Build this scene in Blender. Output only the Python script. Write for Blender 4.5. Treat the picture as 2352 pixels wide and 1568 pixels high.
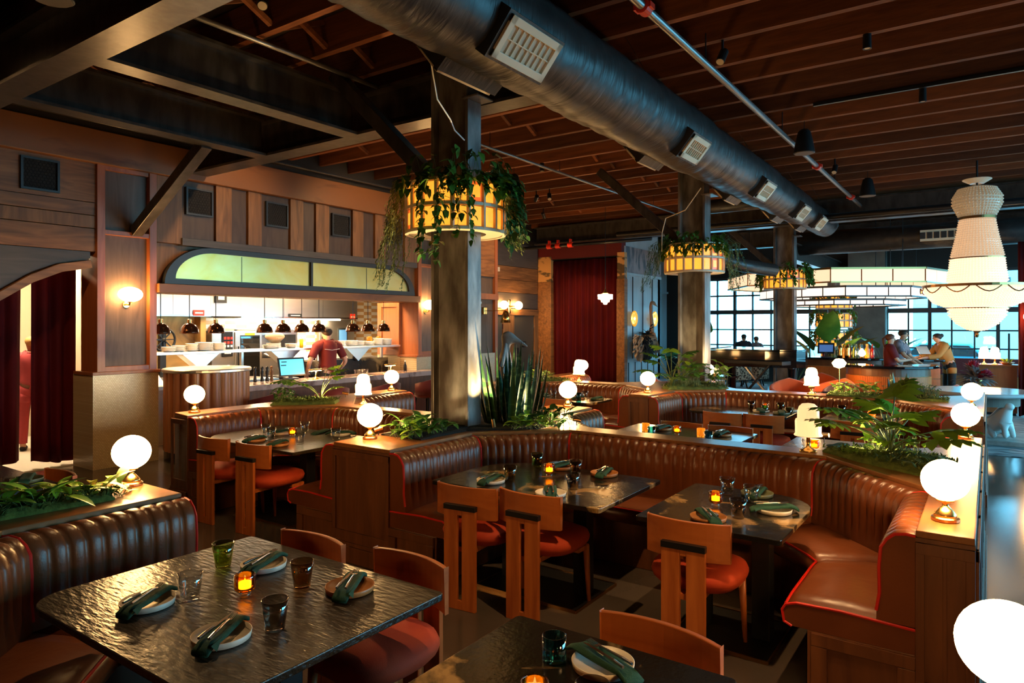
import bpy, bmesh, math, random
from mathutils import Vector, Matrix, Euler
for o in list(bpy.data.objects): bpy.data.objects.remove(o)
SC = bpy.context.scene; COL = SC.collection
R = math.radians; PI = math.pi
# ---------------------------------------------------------------- camera, world, exposure
cam = bpy.data.cameras.new('camera'); camo = bpy.data.objects.new('camera', cam); COL.objects.link(camo)
cam.sensor_width = 36.0; cam.lens = 24.0; cam.shift_y = -39/2352.0; cam.clip_start = .05; cam.clip_end = 300
camo.location = (0, 0, 1.8); camo.rotation_euler = (R(90), 0, R(-55))
SC.camera = camo
SC.view_settings.view_transform = 'Standard'; SC.view_settings.look = 'None'
SC.view_settings.exposure = 1.25; SC.view_settings.gamma = 1.0; SC.view_settings.use_curve_mapping = False
cy = SC.cycles
cy.max_bounces = 7; cy.diffuse_bounces = 3; cy.glossy_bounces = 3; cy.transmission_bounces = 7; cy.transparent_max_bounces = 16
cy.sample_clamp_indirect = 3.0; cy.sample_clamp_direct = 30.0; cy.caustics_reflective = False; cy.caustics_refractive = False
cy.use_denoising = True; cy.use_adaptive_sampling = True; cy.adaptive_threshold = 0.02; cy.use_light_tree = True
wd = bpy.data.worlds.new('daylight'); SC.world = wd; wd.use_nodes = True
bg = wd.node_tree.nodes['Background']; bg.inputs[0].default_value = (.17, .67, 1.0, 1); bg.inputs[1].default_value = 6.5
def portal(name, loc, rot, sx, sy):
    l = bpy.data.lights.new(name, 'AREA'); l.shape = 'RECTANGLE'; l.size = sx; l.size_y = sy; l.cycles.is_portal = True
    o = bpy.data.objects.new(name, l); o.location = loc; o.rotation_euler = rot; COL.objects.link(o); return o
# daylight enters through the window wall at the far end (x = 23) and the window wall on the aisle side (y = -7)
portal('window_portal', (23.12, 2.75, 1.95), (0, R(90), 0), 3.1, 12.3)
portal('window_portal', (12.75, -7.12, 2.05), (R(90), 0, 0), 14.6, 3.4)
# ---------------------------------------------------------------- helpers
class MB:
    def __init__(s): s.v = []; s.f = []
    def add(s, vs, fs):
        n = len(s.v); s.v += [tuple(p) for p in vs]; s.f += [tuple(i+n for i in f) for f in fs]; return s
    def box(s, x0, y0, z0, x1, y1, z1):
        x0, x1 = min(x0, x1), max(x0, x1); y0, y1 = min(y0, y1), max(y0, y1); z0, z1 = min(z0, z1), max(z0, z1)
        return s.add([(x0,y0,z0),(x1,y0,z0),(x1,y1,z0),(x0,y1,z0),(x0,y0,z1),(x1,y0,z1),(x1,y1,z1),(x0,y1,z1)],
            [(3,2,1,0),(4,5,6,7),(0,1,5,4),(1,2,6,5),(2,3,7,6),(3,0,4,7)])
    def obox(s, c, size, rot=(0,0,0)):
        m = Euler(rot).to_matrix(); c = Vector(c); h = [k/2 for k in size]
        vs = [c + m @ Vector((sx*h[0], sy*h[1], sz*h[2])) for sx,sy,sz in ((-1,-1,-1),(1,-1,-1),(1,1,-1),(-1,1,-1),(-1,-1,1),(1,-1,1),(1,1,1),(-1,1,1))]
        return s.add(vs, [(3,2,1,0),(4,5,6,7),(0,1,5,4),(1,2,6,5),(2,3,7,6),(3,0,4,7)])
    def bar(s, a, b, w, h):
        a, b = Vector(a), Vector(b); d = (b-a).normalized(); up = Vector((0,0,1)) if abs(d.z) < .99 else Vector((1,0,0))
        x = d.cross(up).normalized()*w/2; y = x.normalized().cross(d).normalized()*h/2
        return s.add([a-x-y,a+x-y,a+x+y,a-x+y,b-x-y,b+x-y,b+x+y,b-x+y], [(0,1,2,3),(7,6,5,4),(4,5,1,0),(5,6,2,1),(6,7,3,2),(7,4,0,3)])
    def prism(s, poly, z0, z1):
        a = sum(poly[i-1][0]*poly[i][1]-poly[i][0]*poly[i-1][1] for i in range(len(poly)))
        if a < 0: poly = poly[::-1]
        n = len(poly)
        return s.add([(x,y,z0) for x,y in poly]+[(x,y,z1) for x,y in poly], [tuple(range(n-1,-1,-1)), tuple(range(n,2*n))]+[(i,(i+1)%n,n+(i+1)%n,n+i) for i in range(n)])
    def slab(s, poly, o, u, v, t):   # polygon in the (u,v) plane through o, thickened by vector t
        o, u, v, t = Vector(o), Vector(u), Vector(v), Vector(t)
        if u.cross(v).dot(t) < 0: poly = poly[::-1]
        a = sum(poly[i-1][0]*poly[i][1]-poly[i][0]*poly[i-1][1] for i in range(len(poly)))
        n = len(poly); P = [o+u*a_+v*b_ for a_,b_ in poly]
        return s.add(P+[p+t for p in P], [tuple(range(n-1,-1,-1)), tuple(range(n,2*n))]+[(i,(i+1)%n,n+(i+1)%n,n+i) for i in range(n)])
    def grid(s, rows, closed=False):
        n = len(rows[0]); vs = [p for r in rows for p in r]; fs = []
        for i in range(len(rows)-1):
            for j in range(n if closed else n-1):
                k = (j+1) % n; fs.append((i*n+j, i*n+k, (i+1)*n+k, (i+1)*n+j))
        return s.add(vs, fs)
    def lathe(s, prof, c=(0,0,0), n=24, sx=1, sy=1, flute=0, nf=0):
        rows = []
        for r, z in prof:
            rows.append([(c[0]+sx*r*(1+flute*math.cos(nf*2*PI*j/n))*math.cos(2*PI*j/n), c[1]+sy*r*(1+flute*math.cos(nf*2*PI*j/n))*math.sin(2*PI*j/n), c[2]+z) for j in range(n)])
        s.grid(rows, True); b = len(s.v)-len(rows)*n
        if prof[0][0] > 1e-5: s.f.append(tuple(b+n-1-j for j in range(n)))
        if prof[-1][0] > 1e-5: s.f.append(tuple(b+(len(rows)-1)*n+j for j in range(n)))
        return s
    def ell(s, c, r, n=16, m=10):
        if not hasattr(r, '__len__'): r = (r, r, r)
        pr = [(max(1e-6, math.sin(PI*i/m)), -math.cos(PI*i/m)) for i in range(m+1)]
        return s.add([(c[0]+r[0]*a*math.cos(2*PI*j/n), c[1]+r[1]*a*math.sin(2*PI*j/n), c[2]+r[2]*z) for a,z in pr for j in range(n)],
            [(i*n+j, i*n+(j+1)%n, (i+1)*n+(j+1)%n, (i+1)*n+j) for i in range(m) for j in range(n)])
    def tube(s, pts, r, n=8, caps=True):
        pts = [Vector(p) for p in pts]; rows = []; k = len(pts); ref = None
        for i, p in enumerate(pts):
            d = (pts[min(i+1,k-1)]-pts[max(i-1,0)]).normalized()
            if ref is None: ref = d.orthogonal().normalized()
            ref = (ref - d*ref.dot(d)); ref = ref.normalized() if ref.length > 1e-5 else d.orthogonal().normalized()
            q = d.cross(ref); rr = r[i] if hasattr(r, '__len__') else r
            rows.append([p + (ref*math.cos(2*PI*j/n)+q*math.sin(2*PI*j/n))*rr for j in range(n)])
        s.grid(rows, True); b = len(s.v)-k*n
        if caps: s.f += [tuple(b+n-1-j for j in range(n)), tuple(b+(k-1)*n+j for j in range(n))]
        return s
    def skin(s, V, E, rad, sub=2):   # grow one surface over a skeleton
        me = bpy.data.meshes.new('tmp'); me.from_pydata([tuple(v) for v in V], E, []); ob = bpy.data.objects.new('tmp', me); COL.objects.link(ob)
        m = ob.modifiers.new('s', 'SKIN'); m.use_smooth_shade = True
        for i, r in enumerate(rad):
            d = me.skin_vertices[0].data[i]; d.radius = r if hasattr(r, '__len__') else (r, r); d.use_root = (i == 0)
        ob.modifiers.new('u', 'SUBSURF').levels = sub
        dg = bpy.context.evaluated_depsgraph_get(); dg.update(); e = ob.evaluated_get(dg); m2 = e.to_mesh()
        s.add([v.co[:] for v in m2.vertices], [tuple(p.vertices) for p in m2.polygons]); e.to_mesh_clear()
        bpy.data.objects.remove(ob); bpy.data.meshes.remove(me); return s
    def xf(s, m):
        s.v = [tuple(m @ Vector(p)) for p in s.v]; return s
    def build(s, name, mat, parent=None, smooth=False, bevel=0, loc=None, rot=None):
        me = bpy.data.meshes.new(name); me.from_pydata(s.v, [], s.f); me.validate(); me.materials.append(mat)
        if smooth: me.polygons.foreach_set('use_smooth', [True]*len(me.polygons))
        o = bpy.data.objects.new(name, me); COL.objects.link(o)
        if parent: o.parent = parent
        if loc: o.location = loc
        if rot: o.rotation_euler = rot
        if bevel:
            b = o.modifiers.new('b', 'BEVEL'); b.width = bevel; b.segments = 2; b.limit_method = 'ANGLE'; b.angle_limit = R(40)
        return o
def tag(o, label, cat, group=None, kind=None):
    o['label'] = label; o['category'] = cat
    if group: o['group'] = group
    if kind: o['kind'] = kind
    return o
def thing(name, label, cat, loc=(0,0,0), rz=0, group=None):
    o = bpy.data.objects.new(name, None); o.empty_display_size = .1; COL.objects.link(o)
    o.location = loc; o.rotation_euler = (0, 0, rz); return tag(o, label, cat, group)
def struct(o): o['kind'] = 'structure'; return o
def kids(o): return [c for c in bpy.data.objects if c.parent is o]
def dup(root, loc, rz=0, label=None, group=None):
    def cp(o, par):
        c = o.copy(); COL.objects.link(c)
        if par: c.parent = par
        for ch in KID.setdefault(o.name, kids(o)): cp(ch, c)
        return c
    r = cp(root, None); r.location = loc; r.rotation_euler = (0, 0, rz)
    if label: r['label'] = label
    if group: r['group'] = group
    return r
KID = {}
PROTO = {}
def place(kind, maker, loc, rz, label, group=None):   # first use builds the thing, later uses copy it
    if kind not in PROTO:
        o = maker(); PROTO[kind] = o; o.location = loc; o.rotation_euler = (0, 0, rz); o['label'] = label
        if group: o['group'] = group
        return o
    o = dup(PROTO[kind], loc, rz, label, group)
    return o
# ---------------------------------------------------------------- materials
MATS = {}
def mat(name, col, rough=.5, metal=0, col2=None, scale=(1,1,1), nscale=6, detail=4, ramp=(.35,.65), bump=0, bscale=60, emit=None, estr=0, trans=0, ior=1.45, spec=.5, dist=0, coat=0, sheen=0, wave=None):
    m = bpy.data.materials.new(name); m.use_nodes = True; nt = m.node_tree; N = nt.nodes; L = nt.links
    p = N['Principled BSDF']; I = p.inputs
    I['Base Color'].default_value = (*col, 1); I['Roughness'].default_value = rough; I['Metallic'].default_value = metal
    I['Transmission Weight'].default_value = trans; I['IOR'].default_value = ior; I['Specular IOR Level'].default_value = spec
    I['Coat Weight'].default_value = coat; I['Coat Roughness'].default_value = .15; I['Sheen Weight'].default_value = sheen
    if emit: I['Emission Color'].default_value = (*emit, 1); I['Emission Strength'].default_value = estr
    if col2 or bump:
        tc = N.new('ShaderNodeTexCoord'); mp = N.new('ShaderNodeMapping'); mp.inputs['Scale'].default_value = scale; L.new(tc.outputs['Object'], mp.inputs['Vector'])
    if col2:
        if wave:
            n = N.new('ShaderNodeTexWave'); n.inputs['Scale'].default_value = nscale; n.inputs['Distortion'].default_value = dist; n.inputs['Detail'].default_value = detail; n.bands_direction = wave; n.inputs['Detail Scale'].default_value = 1.5; out = n.outputs['Fac']
        else:
            n = N.new('ShaderNodeTexNoise'); n.inputs['Scale'].default_value = nscale; n.inputs['Detail'].default_value = detail; n.inputs['Distortion'].default_value = dist; out = n.outputs['Fac']
        L.new(mp.outputs['Vector'], n.inputs['Vector'])
        cr = N.new('ShaderNodeValToRGB'); e = cr.color_ramp.elements; e[0].position, e[1].position = ramp; e[0].color = (*col, 1); e[1].color = (*col2, 1)
        L.new(out, cr.inputs['Fac']); L.new(cr.outputs['Color'], I['Base Color'])
    if bump:
        b = N.new('ShaderNodeTexNoise'); b.inputs['Scale'].default_value = bscale; b.inputs['Detail'].default_value = 3; L.new(mp.outputs['Vector'], b.inputs['Vector'])
        bp = N.new('ShaderNodeBump'); bp.inputs['Strength'].default_value = bump; bp.inputs['Distance'].default_value = .01; L.new(b.outputs['Fac'], bp.inputs['Height']); L.new(bp.outputs['Normal'], I['Normal'])
    MATS[name] = m; return m
def wood(name, a, b, axis='z', rough=.45, bump=.15, coat=0):
    sc = {'x': (.12,1,1), 'y': (1,.12,1), 'z': (1,1,.12)}[axis]
    return mat(name, a, rough, col2=b, scale=sc, nscale=11, detail=6, ramp=(.3,.72), dist=1.2, bump=bump, bscale=40, coat=coat)
def bricks(name, c1, c2, mortar, sx, w, h, mort=.02, rough=.4, vec=None, rot=(0,0,0), off=.5, bump=0, emit=0):
    m = bpy.data.materials.new(name); m.use_nodes = True; nt = m.node_tree; N = nt.nodes; L = nt.links; p = N['Principled BSDF']
    p.inputs['Roughness'].default_value = rough
    tc = N.new('ShaderNodeTexCoord'); mp = N.new('ShaderNodeMapping'); mp.inputs['Rotation'].default_value = rot; mp.inputs['Scale'].default_value = (sx, sx, sx); L.new(tc.outputs['Object'], mp.inputs['Vector'])
    b = N.new('ShaderNodeTexBrick'); b.offset = off; L.new(mp.outputs['Vector'], b.inputs['Vector'])
    for k, c in (('Color1', c1), ('Color2', c2), ('Mortar', mortar)): b.inputs[k].default_value = (*c, 1)
    b.inputs['Scale'].default_value = 1; b.inputs['Mortar Size'].default_value = mort; b.inputs['Brick Width'].default_value = w; b.inputs['Row Height'].default_value = h
    L.new(b.outputs['Color'], p.inputs['Base Color'])
    if bump:
        bp = N.new('ShaderNodeBump'); bp.inputs['Strength'].default_value = bump; bp.invert = True; bp.inputs['Distance'].default_value = .01; L.new(b.outputs['Fac'], bp.inputs['Height']); L.new(bp.outputs['Normal'], p.inputs['Normal'])
    MATS[name] = m; return m
def glow(name, col, st, rim=None):
    m = mat(name, (.9,.85,.75), .3, emit=col, estr=st); return m
M_CHAIR = wood('chair_oak', (.30,.066,.012), (.54,.155,.034), 'z', .38, .08)
M_CHAIRX = wood('chair_oak_across', (.33,.078,.014), (.50,.14,.030), 'y', .38, .08)
M_BOOTHW = wood('booth_walnut', (.095,.029,.0095), (.185,.062,.02), 'z', .42, .12)
M_LEDGE = wood('ledge_wood', (.20,.075,.022), (.30,.12,.04), 'x', .28, .06)
M_LEATHER = mat('brown_leather', (.138,.036,.010), .33, col2=(.182,.050,.015), nscale=3, bump=.10, bscale=90, spec=.42)
M_LEATHSEAT = mat('creased_leather', (.12,.031,.009), .34, col2=(.165,.045,.0135), nscale=3, bump=.55, bscale=8, spec=.42)
M_PIPING = mat('red_piping', (.62,.015,.008), .45)
M_SEAT = mat('rust_velvet', (.40,.032,.007), .8, col2=(.50,.055,.011), nscale=5, bump=.1, bscale=200)
M_BLACK = mat('black_metal', (.012,.012,.013), .4, metal=.3)
M_STEEL = mat('dark_steel', (.035,.029,.025), .30, metal=.3, col2=(.075,.066,.058), scale=(1,1,.3), nscale=9, detail=6, bump=.1, bscale=20)
M_COLUMN = mat('mill_scale_steel', (.075,.065,.06), .36, metal=.1, col2=(.25,.235,.23), scale=(1,1,.35), nscale=7, detail=8, ramp=(.38,.7), bump=.08, bscale=30)
M_BRASS = mat('brass', (.75,.45,.14), .25, metal=1)
M_BRASSD = mat('aged_brass', (.42,.22,.08), .3, metal=1)
M_CHROME = mat('silver_plate', (.75,.70,.62), .18, metal=1)
M_JOIST = wood('joist_wood', (.11,.030,.009), (.22,.066,.019), 'y', .7, .3)
M_DECK = mat('roof_deck', (.010,.006,.005), .7, col2=(.02,.011,.008), nscale=3)
nt = M_JOIST.node_tree; oi = nt.nodes.new('ShaderNodeObjectInfo'); mr = nt.nodes.new('ShaderNodeMapRange'); hs = nt.nodes.new('ShaderNodeHueSaturation'); mr.inputs[3].default_value = .45; mr.inputs[4].default_value = 1.45; nt.links.new(oi.outputs['Random'], mr.inputs[0]); nt.links.new(mr.outputs[0], hs.inputs['Value']); pb = nt.nodes['Principled BSDF']; sk = pb.inputs['Base Color'].links[0].from_socket; nt.links.new(sk, hs.inputs['Color']); nt.links.new(hs.outputs[0], pb.inputs['Base Color'])
M_BROWNP = wood('pilaster_plywood', (.075,.044,.028), (.13,.08,.054), 'z', .55, .1)
M_PANELD = wood('panel_dark_oak', (.055,.028,.015), (.085,.046,.026), 'z', .55, .1)
M_PANELL = wood('panel_oak', (.125,.049,.013), (.275,.115,.034), 'z', .55, .1)
M_PLANK = wood('plank_oak', (.115,.043,.012), (.30,.12,.036), 'x', .55, .12)
M_PLANKD = wood('plank_grey_oak', (.06,.045,.036), (.09,.066,.052), 'x', .55, .12)
M_KNOTTY = mat('knotty_pine', (.21,.078,.021), .5, col2=(.11,.036,.010), scale=(.35,1,1), nscale=3.2, detail=5, ramp=(.56,.7), dist=.6, bump=.1)
M_REDWOOD = wood('stained_red_wood', (.26,.072,.022), (.36,.11,.035), 'z', .4, .08)
M_MARBLE = mat('black_marble', (.010,.008,.006), .2, col2=(.34,.20,.075), nscale=1.9, detail=8, dist=2.2, ramp=(.56,.67), bump=.12, bscale=35)
M_MARBLEL = mat('leathered_marble', (.016,.010,.005), .3, col2=(.045,.026,.009), scale=(1,.3,1), nscale=5, detail=7, ramp=(.5,.75), dist=1.2, bump=.45, bscale=55)
M_PLATE = mat('cream_stoneware', (.72,.62,.48), .4, col2=(.78,.70,.58), nscale=20)
M_PLATEW = wood('wood_plate', (.36,.13,.035), (.46,.19,.06), 'x', .4, .05)
M_PLATEG = mat('green_stoneware', (.12,.13,.07), .4)
M_NAPKIN = mat('green_linen', (.007,.05,.026), .85, col2=(.011,.066,.036), nscale=40, bump=.3, bscale=250)
def glassm(name, c):   # thin-walled drinking glass: tinted see-through with sharp reflections
    m = bpy.data.materials.new(name); m.use_nodes = True; nt = m.node_tree; nt.nodes.clear(); N = nt.nodes.new; L = nt.links.new
    o, x, t, g, f = N('ShaderNodeOutputMaterial'), N('ShaderNodeMixShader'), N('ShaderNodeBsdfTransparent'), N('ShaderNodeBsdfGlossy'), N('ShaderNodeMath')
    lw = N('ShaderNodeLayerWeight'); lw.inputs[0].default_value = .35; f.operation = 'MULTIPLY_ADD'; f.inputs[1].default_value = .55; f.inputs[2].default_value = .05; L(lw.outputs['Facing'], f.inputs[0])
    t.inputs[0].default_value = (*c, 1); g.inputs['Roughness'].default_value = .03; L(f.outputs[0], x.inputs[0]); L(t.outputs[0], x.inputs[1]); L(g.outputs[0], x.inputs[2]); L(x.outputs[0], o.inputs[0]); MATS[name] = m; return m
M_GCLEAR = glassm('clear_glass', (.93,.93,.92)); M_GGREEN = glassm('green_glass', (.62,.68,.30)); M_GAMBER = glassm('smoky_amber_glass', (.66,.50,.34)); M_GSMOKE = glassm('smoke_glass', (.60,.55,.50))
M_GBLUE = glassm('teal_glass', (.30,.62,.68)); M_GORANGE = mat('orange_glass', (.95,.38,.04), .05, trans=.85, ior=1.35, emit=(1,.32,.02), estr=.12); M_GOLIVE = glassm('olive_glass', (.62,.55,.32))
M_CANDLE = glassm('amber_ribbed_glass', (1.0,.55,.10))
M_WAX = mat('candle_flame', (1,.8,.4), .4, emit=(1,.62,.16), estr=4)
M_GLOBE = mat('opal_glass_lit', (.9,.85,.75), .2, emit=(1,.56,.20), estr=32)
M_RIB = mat('ribbed_opal_glass_lit', (.9,.82,.65), .3, emit=(1,.52,.17), estr=14)
M_RIBDIM = mat('ribbed_opal_glass_dim', (.9,.75,.5), .3, emit=(1,.60,.27), estr=.5)
M_LEAF = mat('leaf_green', (.042,.12,.014), .4, col2=(.075,.19,.02), nscale=4, spec=.5)
M_LEAFB = mat('leaf_bright_green', (.14,.28,.02), .4, col2=(.24,.40,.035), nscale=4)
M_LEAFD = mat('leaf_deep_green', (.02,.075,.018), .35, col2=(.035,.11,.024), nscale=4)
M_LEAFT = mat('leaf_blue_green', (.04,.12,.075), .4, col2=(.07,.16,.10), nscale=4)
M_FERN = mat('fern_olive', (.10,.12,.02), .6, col2=(.16,.17,.035), nscale=6)
M_SNAKE = mat('snake_leaf', (.012,.05,.018), .35, col2=(.07,.13,.045), scale=(1,1,3), nscale=9, detail=2, ramp=(.5,.62))
M_MOSS = mat('moss', (.05,.075,.008), .9, col2=(.10,.13,.018), nscale=25, bump=.8, bscale=60)
M_SOIL = mat('soil', (.012,.008,.005), .95, bump=.6)
M_STEM = mat('plant_stem', (.10,.13,.03), .6)
M_CURTAIN = mat('crimson_velvet', (.050,.0015,.002), .8, col2=(.07,.002,.003), nscale=2, spec=.15)
M_STAIN = mat('stainless_steel', (.66,.62,.57), .36, metal=1, col2=(.72,.68,.62), scale=(.2,1,1), nscale=8)
M_BRASSPANEL = mat('patinated_brass_sheet', (.74,.40,.085), .36, metal=1, col2=(.76,.52,.19), nscale=1.8, detail=6, dist=1, ramp=(.35,.7))
M_TILEPENNY = bricks('pearl_tile', (.52,.38,.22), (.60,.46,.28), (.40,.29,.17), 1, .028, .02, .0025, .25, rot=(R(90),0,0), bump=.4)
M_WHITE = mat('white_ceramic', (.82,.78,.70), .3); M_WHITEP = mat('white_paint', (.8,.78,.74), .5)
M_CREAM = mat('cream_enamel', (.62,.50,.36), .45); M_FRAMEDK = mat('blackened_frame', (.022,.024,.025), .45)
M_PAINTBLUE = mat('grey_blue_panel_paint', (.40,.48,.52), .45, col2=(.46,.54,.58), scale=(1,1,.2), nscale=8)
M_GROOVE = mat('panel_groove', (.03,.035,.04), .7)
M_RED = mat('red_enamel', (.65,.03,.01), .4); M_PINKMARBLE = mat('rose_marble', (.42,.30,.27), .18, col2=(.16,.09,.08), nscale=2.6, detail=8, dist=2, ramp=(.45,.66))
M_PIANO = mat('piano_lacquer', (.004,.004,.005), .06, spec=.6)
M_SKIN = mat('skin', (.50,.24,.14), .5); M_SKIN2 = mat('skin_fair', (.58,.32,.22), .5); M_HAIR = mat('dark_hair', (.018,.010,.006), .6, col2=(.03,.016,.01), nscale=40); M_HAIRB = mat('auburn_hair', (.10,.03,.012), .55)
M_SHIRTR = mat('maroon_shirt', (.12,.007,.010), .8, bump=.15, bscale=30); M_APRON = mat('black_apron', (.012,.012,.015), .8); M_DENIM = mat('dark_trousers', (.015,.017,.025), .85)
# ---------------------------------------------------------------- the room
M_FLOOR = mat('polished_concrete', (.062,.046,.035), .16, col2=(.098,.075,.058), nscale=1.3, detail=8, ramp=(.3,.75), bump=.05, bscale=5)
M_DARKWALL = mat('dark_wall', (.02,.016,.014), .8)
M_CONC = mat('raw_concrete', (.17,.13,.10), .8, col2=(.10,.075,.06), nscale=2, detail=8)
M_CREAMWALL = mat('cream_wall', (.62,.5,.36), .7)
M_CRIMSONWALL = mat('crimson_wall', (.10,.003,.003), .7)
M_RUG = mat('swirl_rug', (.06,.10,.12), .6, col2=(.22,.29,.31), nscale=1.6, detail=1, dist=7, ramp=(.42,.58), wave='X')
def sbox(name, m, *b, bevel=0): return struct(MB().box(*b).build(name, m, bevel=bevel))
sbox('floor', M_FLOOR, -3.2,-7.3,-.1, 23.3,13.3,0)
sbox('ceiling', M_DECK, -3.2,-7.3,4.74, 23.3,13.3,4.9)
sbox('wall_near', M_DARKWALL, -3.3,-7.3,0, -3.1,13.3,4.9)
# joists across the room
j0 = None
for i in range(41):
    x = -1.75+.612*i
    if j0 is None: j0 = MB().box(-.035,-7.1,4.40, .035,13.1,4.735).build('ceiling_joist', M_JOIST); struct(j0); j = j0
    else: j = j0.copy(); COL.objects.link(j)
    j.location = (x, 0, random.Random(i).uniform(-.012,.012))
rnd = random.Random(4)
br0 = None
for i in range(8, 26):
    for y in (5.2, 7.9):
        if rnd.random() < .75:
            x = -1.75+.612*i
            for s in (0, 1):
                o = MB().bar((x+.04, y+.05*s, 4.45 if s else 4.70), (x+.572, y+.05*s, 4.70 if s else 4.45), .045, .045).build('joist_bridging', M_JOIST); struct(o)
# right-hand daylight wall (beside the aisle, out of the picture) : piers, sill, lintel, mullions
w = MB().box(-3.2,-7.2,0, 23.3,-7.0,.35).box(-3.2,-7.2,3.75, 23.3,-7.0,4.75).box(-3.2,-7.2,.35, 5.4,-7,3.75).box(20.1,-7.2,.35, 23.3,-7,3.75)
struct(w.build('wall_right', M_DARKWALL))
m_ = MB()
for i in range(8): m_.box(5.4+2.1*i-.04,-7.16,.35, 5.4+2.1*i+.04,-7.04,3.75)
for z in (1.5, 2.65): m_.box(5.4,-7.14,z-.03, 20.1,-7.06,z+.03)
struct(m_.build('window_3', M_FRAMEDK))
# far window wall
def winwall():
    w = MB().box(23,-7.2,0, 23.25,13.2,.55).box(23,-7.2,3.36, 23.25,13.2,4.75).box(23,8.2,.55, 23.25,13.2,3.36).box(23,-7.2,.55, 23.25,-3.4,3.36)
    struct(w.build('wall_far', M_DARKWALL))
    struct(MB().box(22.55,2.5,0, 23.25,3.5,4.4).build('wall_pier', M_CONC, bevel=.02))
    for k, (a, b) in enumerate(((3.5, 8.2), (-3.4, 2.5))):
        f = MB(); n = round((b-a)/.56); s = (b-a)/n
        for i in range(n+1):
            t = .045 if i % 3 == 0 else .02
            f.box(23.05,a+s*i-t,.55, 23.17,a+s*i+t,3.36)
        for z, t in ((.58,.05),(1.12,.02),(1.63,.022),(2.21,.07),(2.76,.025),(3.33,.05)): f.box(23.045,a,z-t, 23.175,b,z+t)
        o = struct(f.build('window_%d' % (k+1), M_FRAMEDK))
        g = MB().box(23.10,a,.55, 23.11,b,3.36).build('window_pane', M_WINGLASS, o)
    struct(MB().box(22.75,-3.4,.52, 23.0,8.2,.58).build('trim_sill', M_FRAMEDK))
M_WINGLASS = bpy.data.materials.new('window_glass'); M_WINGLASS.use_nodes = True
nt = M_WINGLASS.node_tree; nt.nodes.clear(); oo = nt.nodes.new('ShaderNodeOutputMaterial'); mx = nt.nodes.new('ShaderNodeMixShader'); tr = nt.nodes.new('ShaderNodeBsdfTransparent'); gl = nt.nodes.new('ShaderNodeBsdfGlossy')
gl.inputs['Roughness'].default_value = .02; mx.inputs[0].default_value = .05; nt.links.new(tr.outputs[0], mx.inputs[1]); nt.links.new(gl.outputs[0], mx.inputs[2]); nt.links.new(mx.outputs[0], oo.inputs[0])
winwall()
# ---- kitchen wall, front face at y = 9.1
YK = 9.1
def kw(name, m, x0, z0, x1, z1, y=YK, t=.06, bevel=.003): return struct(MB().box(x0,y,z0, x1,y+t,z1).build(name, m, bevel=bevel))
# arch wall left of the first pilaster
arch = [(2.35,0),(2.35,1.0),(2.45,1.35),(2.6,1.64),(2.8,1.89),(2.98,2.07),(3.3,2.29),(3.6,2.43),(3.93,2.50)]
struct(MB().slab([(-3.1,0)]+arch+[(3.93,2.7),(-3.1,2.7)], (0,9.16,0), (1,0,0), (0,0,1), (0,.3,0)).build('wall_arch', M_PANELL))
for i, (z0, z1, m) in enumerate(((2.70,2.99,M_PLANK),(2.99,3.15,M_PANELL),(3.15,3.31,M_PLANK),(3.31,3.80,M_PLANK))): kw('trim_1', m, -3.1, z0+.004, 4.0, z1-.004, t=.36, y=9.1)
band = [(x, z) for x, z in arch[1:]]
b2 = [(x-.085*(1-i/9) , z+.095*min(1,.25+i/8)) for i, (x, z) in enumerate(band)]
struct(MB().slab(band+b2[::-1], (0,9.07,0), (1,0,0), (0,0,1), (0,.1,0)).build('trim_arch', M_PLANK, bevel=.004))
struct(MB().slab([(2.2,2.36),(2.62,1.9),(2.98,2.2),(3.3,2.42),(3.6,2.55),(3.93,2.62),(3.93,2.70),(2.2,2.70)], (0,9.13,0), (1,0,0), (0,0,1), (0,.05,0)).build('trim_2', M_PLANKD))
def pilaster(xa, xb, top=3.80):
    g = .095
    struct(MB().box(xa+.05,9.14,1.2, xb-.02,9.5,top).build('wall_pilaster', M_BROWNP))
    tr = MB().box(xa,9.06,1.2, xa+g,9.5,top).box(xb-g,9.06,1.2, xb,9.5,top).box(xa+g,9.07,2.93, xb-g,9.16,2.99).box(xa+g,9.07,1.2, xb-g,9.16,1.27).box(xa+g,9.08,top-.06, xb-g,9.16,top)
    struct(tr.build('trim_pilaster', M_REDWOOD, bevel=.004))
    struct(MB().box(xa-.07,9.02,1.17, xb+.03,9.55,1.21).build('trim_cap', M_REDWOOD, bevel=.005))
    struct(MB().box(xa-.05,9.06,0, xb+.02,9.6,1.17).build('wall_tile_base', M_TILEPENNY))
pilaster(3.98, 4.72); pilaster(9.78, 10.62)
# wall over the pass
struct(MB().box(4.72,9.16,2.35, 9.78,9.5,3.80).build('wall_kitchen_upper', M_PANELL))
edges = [4.72,5.08,5.57,5.83,6.09,6.33,6.84,7.10,7.34,7.62,8.13,8.39,8.66,8.93,9.42,9.78]
for i in range(15):
    dark = i in (1,3,5,7,9,11,13)
    kw('trim_board', M_PANELD if dark else M_PANELL, edges[i]+.006, 2.90 if dark else 2.9, edges[i+1]-.006, 3.79, y=9.115 if dark else 9.075, t=.08)
kw('trim_ledge', M_PLANKD, 5.06, 2.885, 9.72, 2.985, y=9.04, t=.12)
kw('trim_beam', M_KNOTTY, -3.1, 3.79, 12.42, 4.20, y=9.0, t=.5, bevel=.01)
struct(MB().box(-3.1,9.06,4.20, 12.42,9.5,4.73).build('wall_kitchen_top', M_DARKWALL))
kw('trim_header', M_KNOTTY, 4.72, 2.225, 9.78, 2.345, y=9.0, t=.5, bevel=.006)
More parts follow.
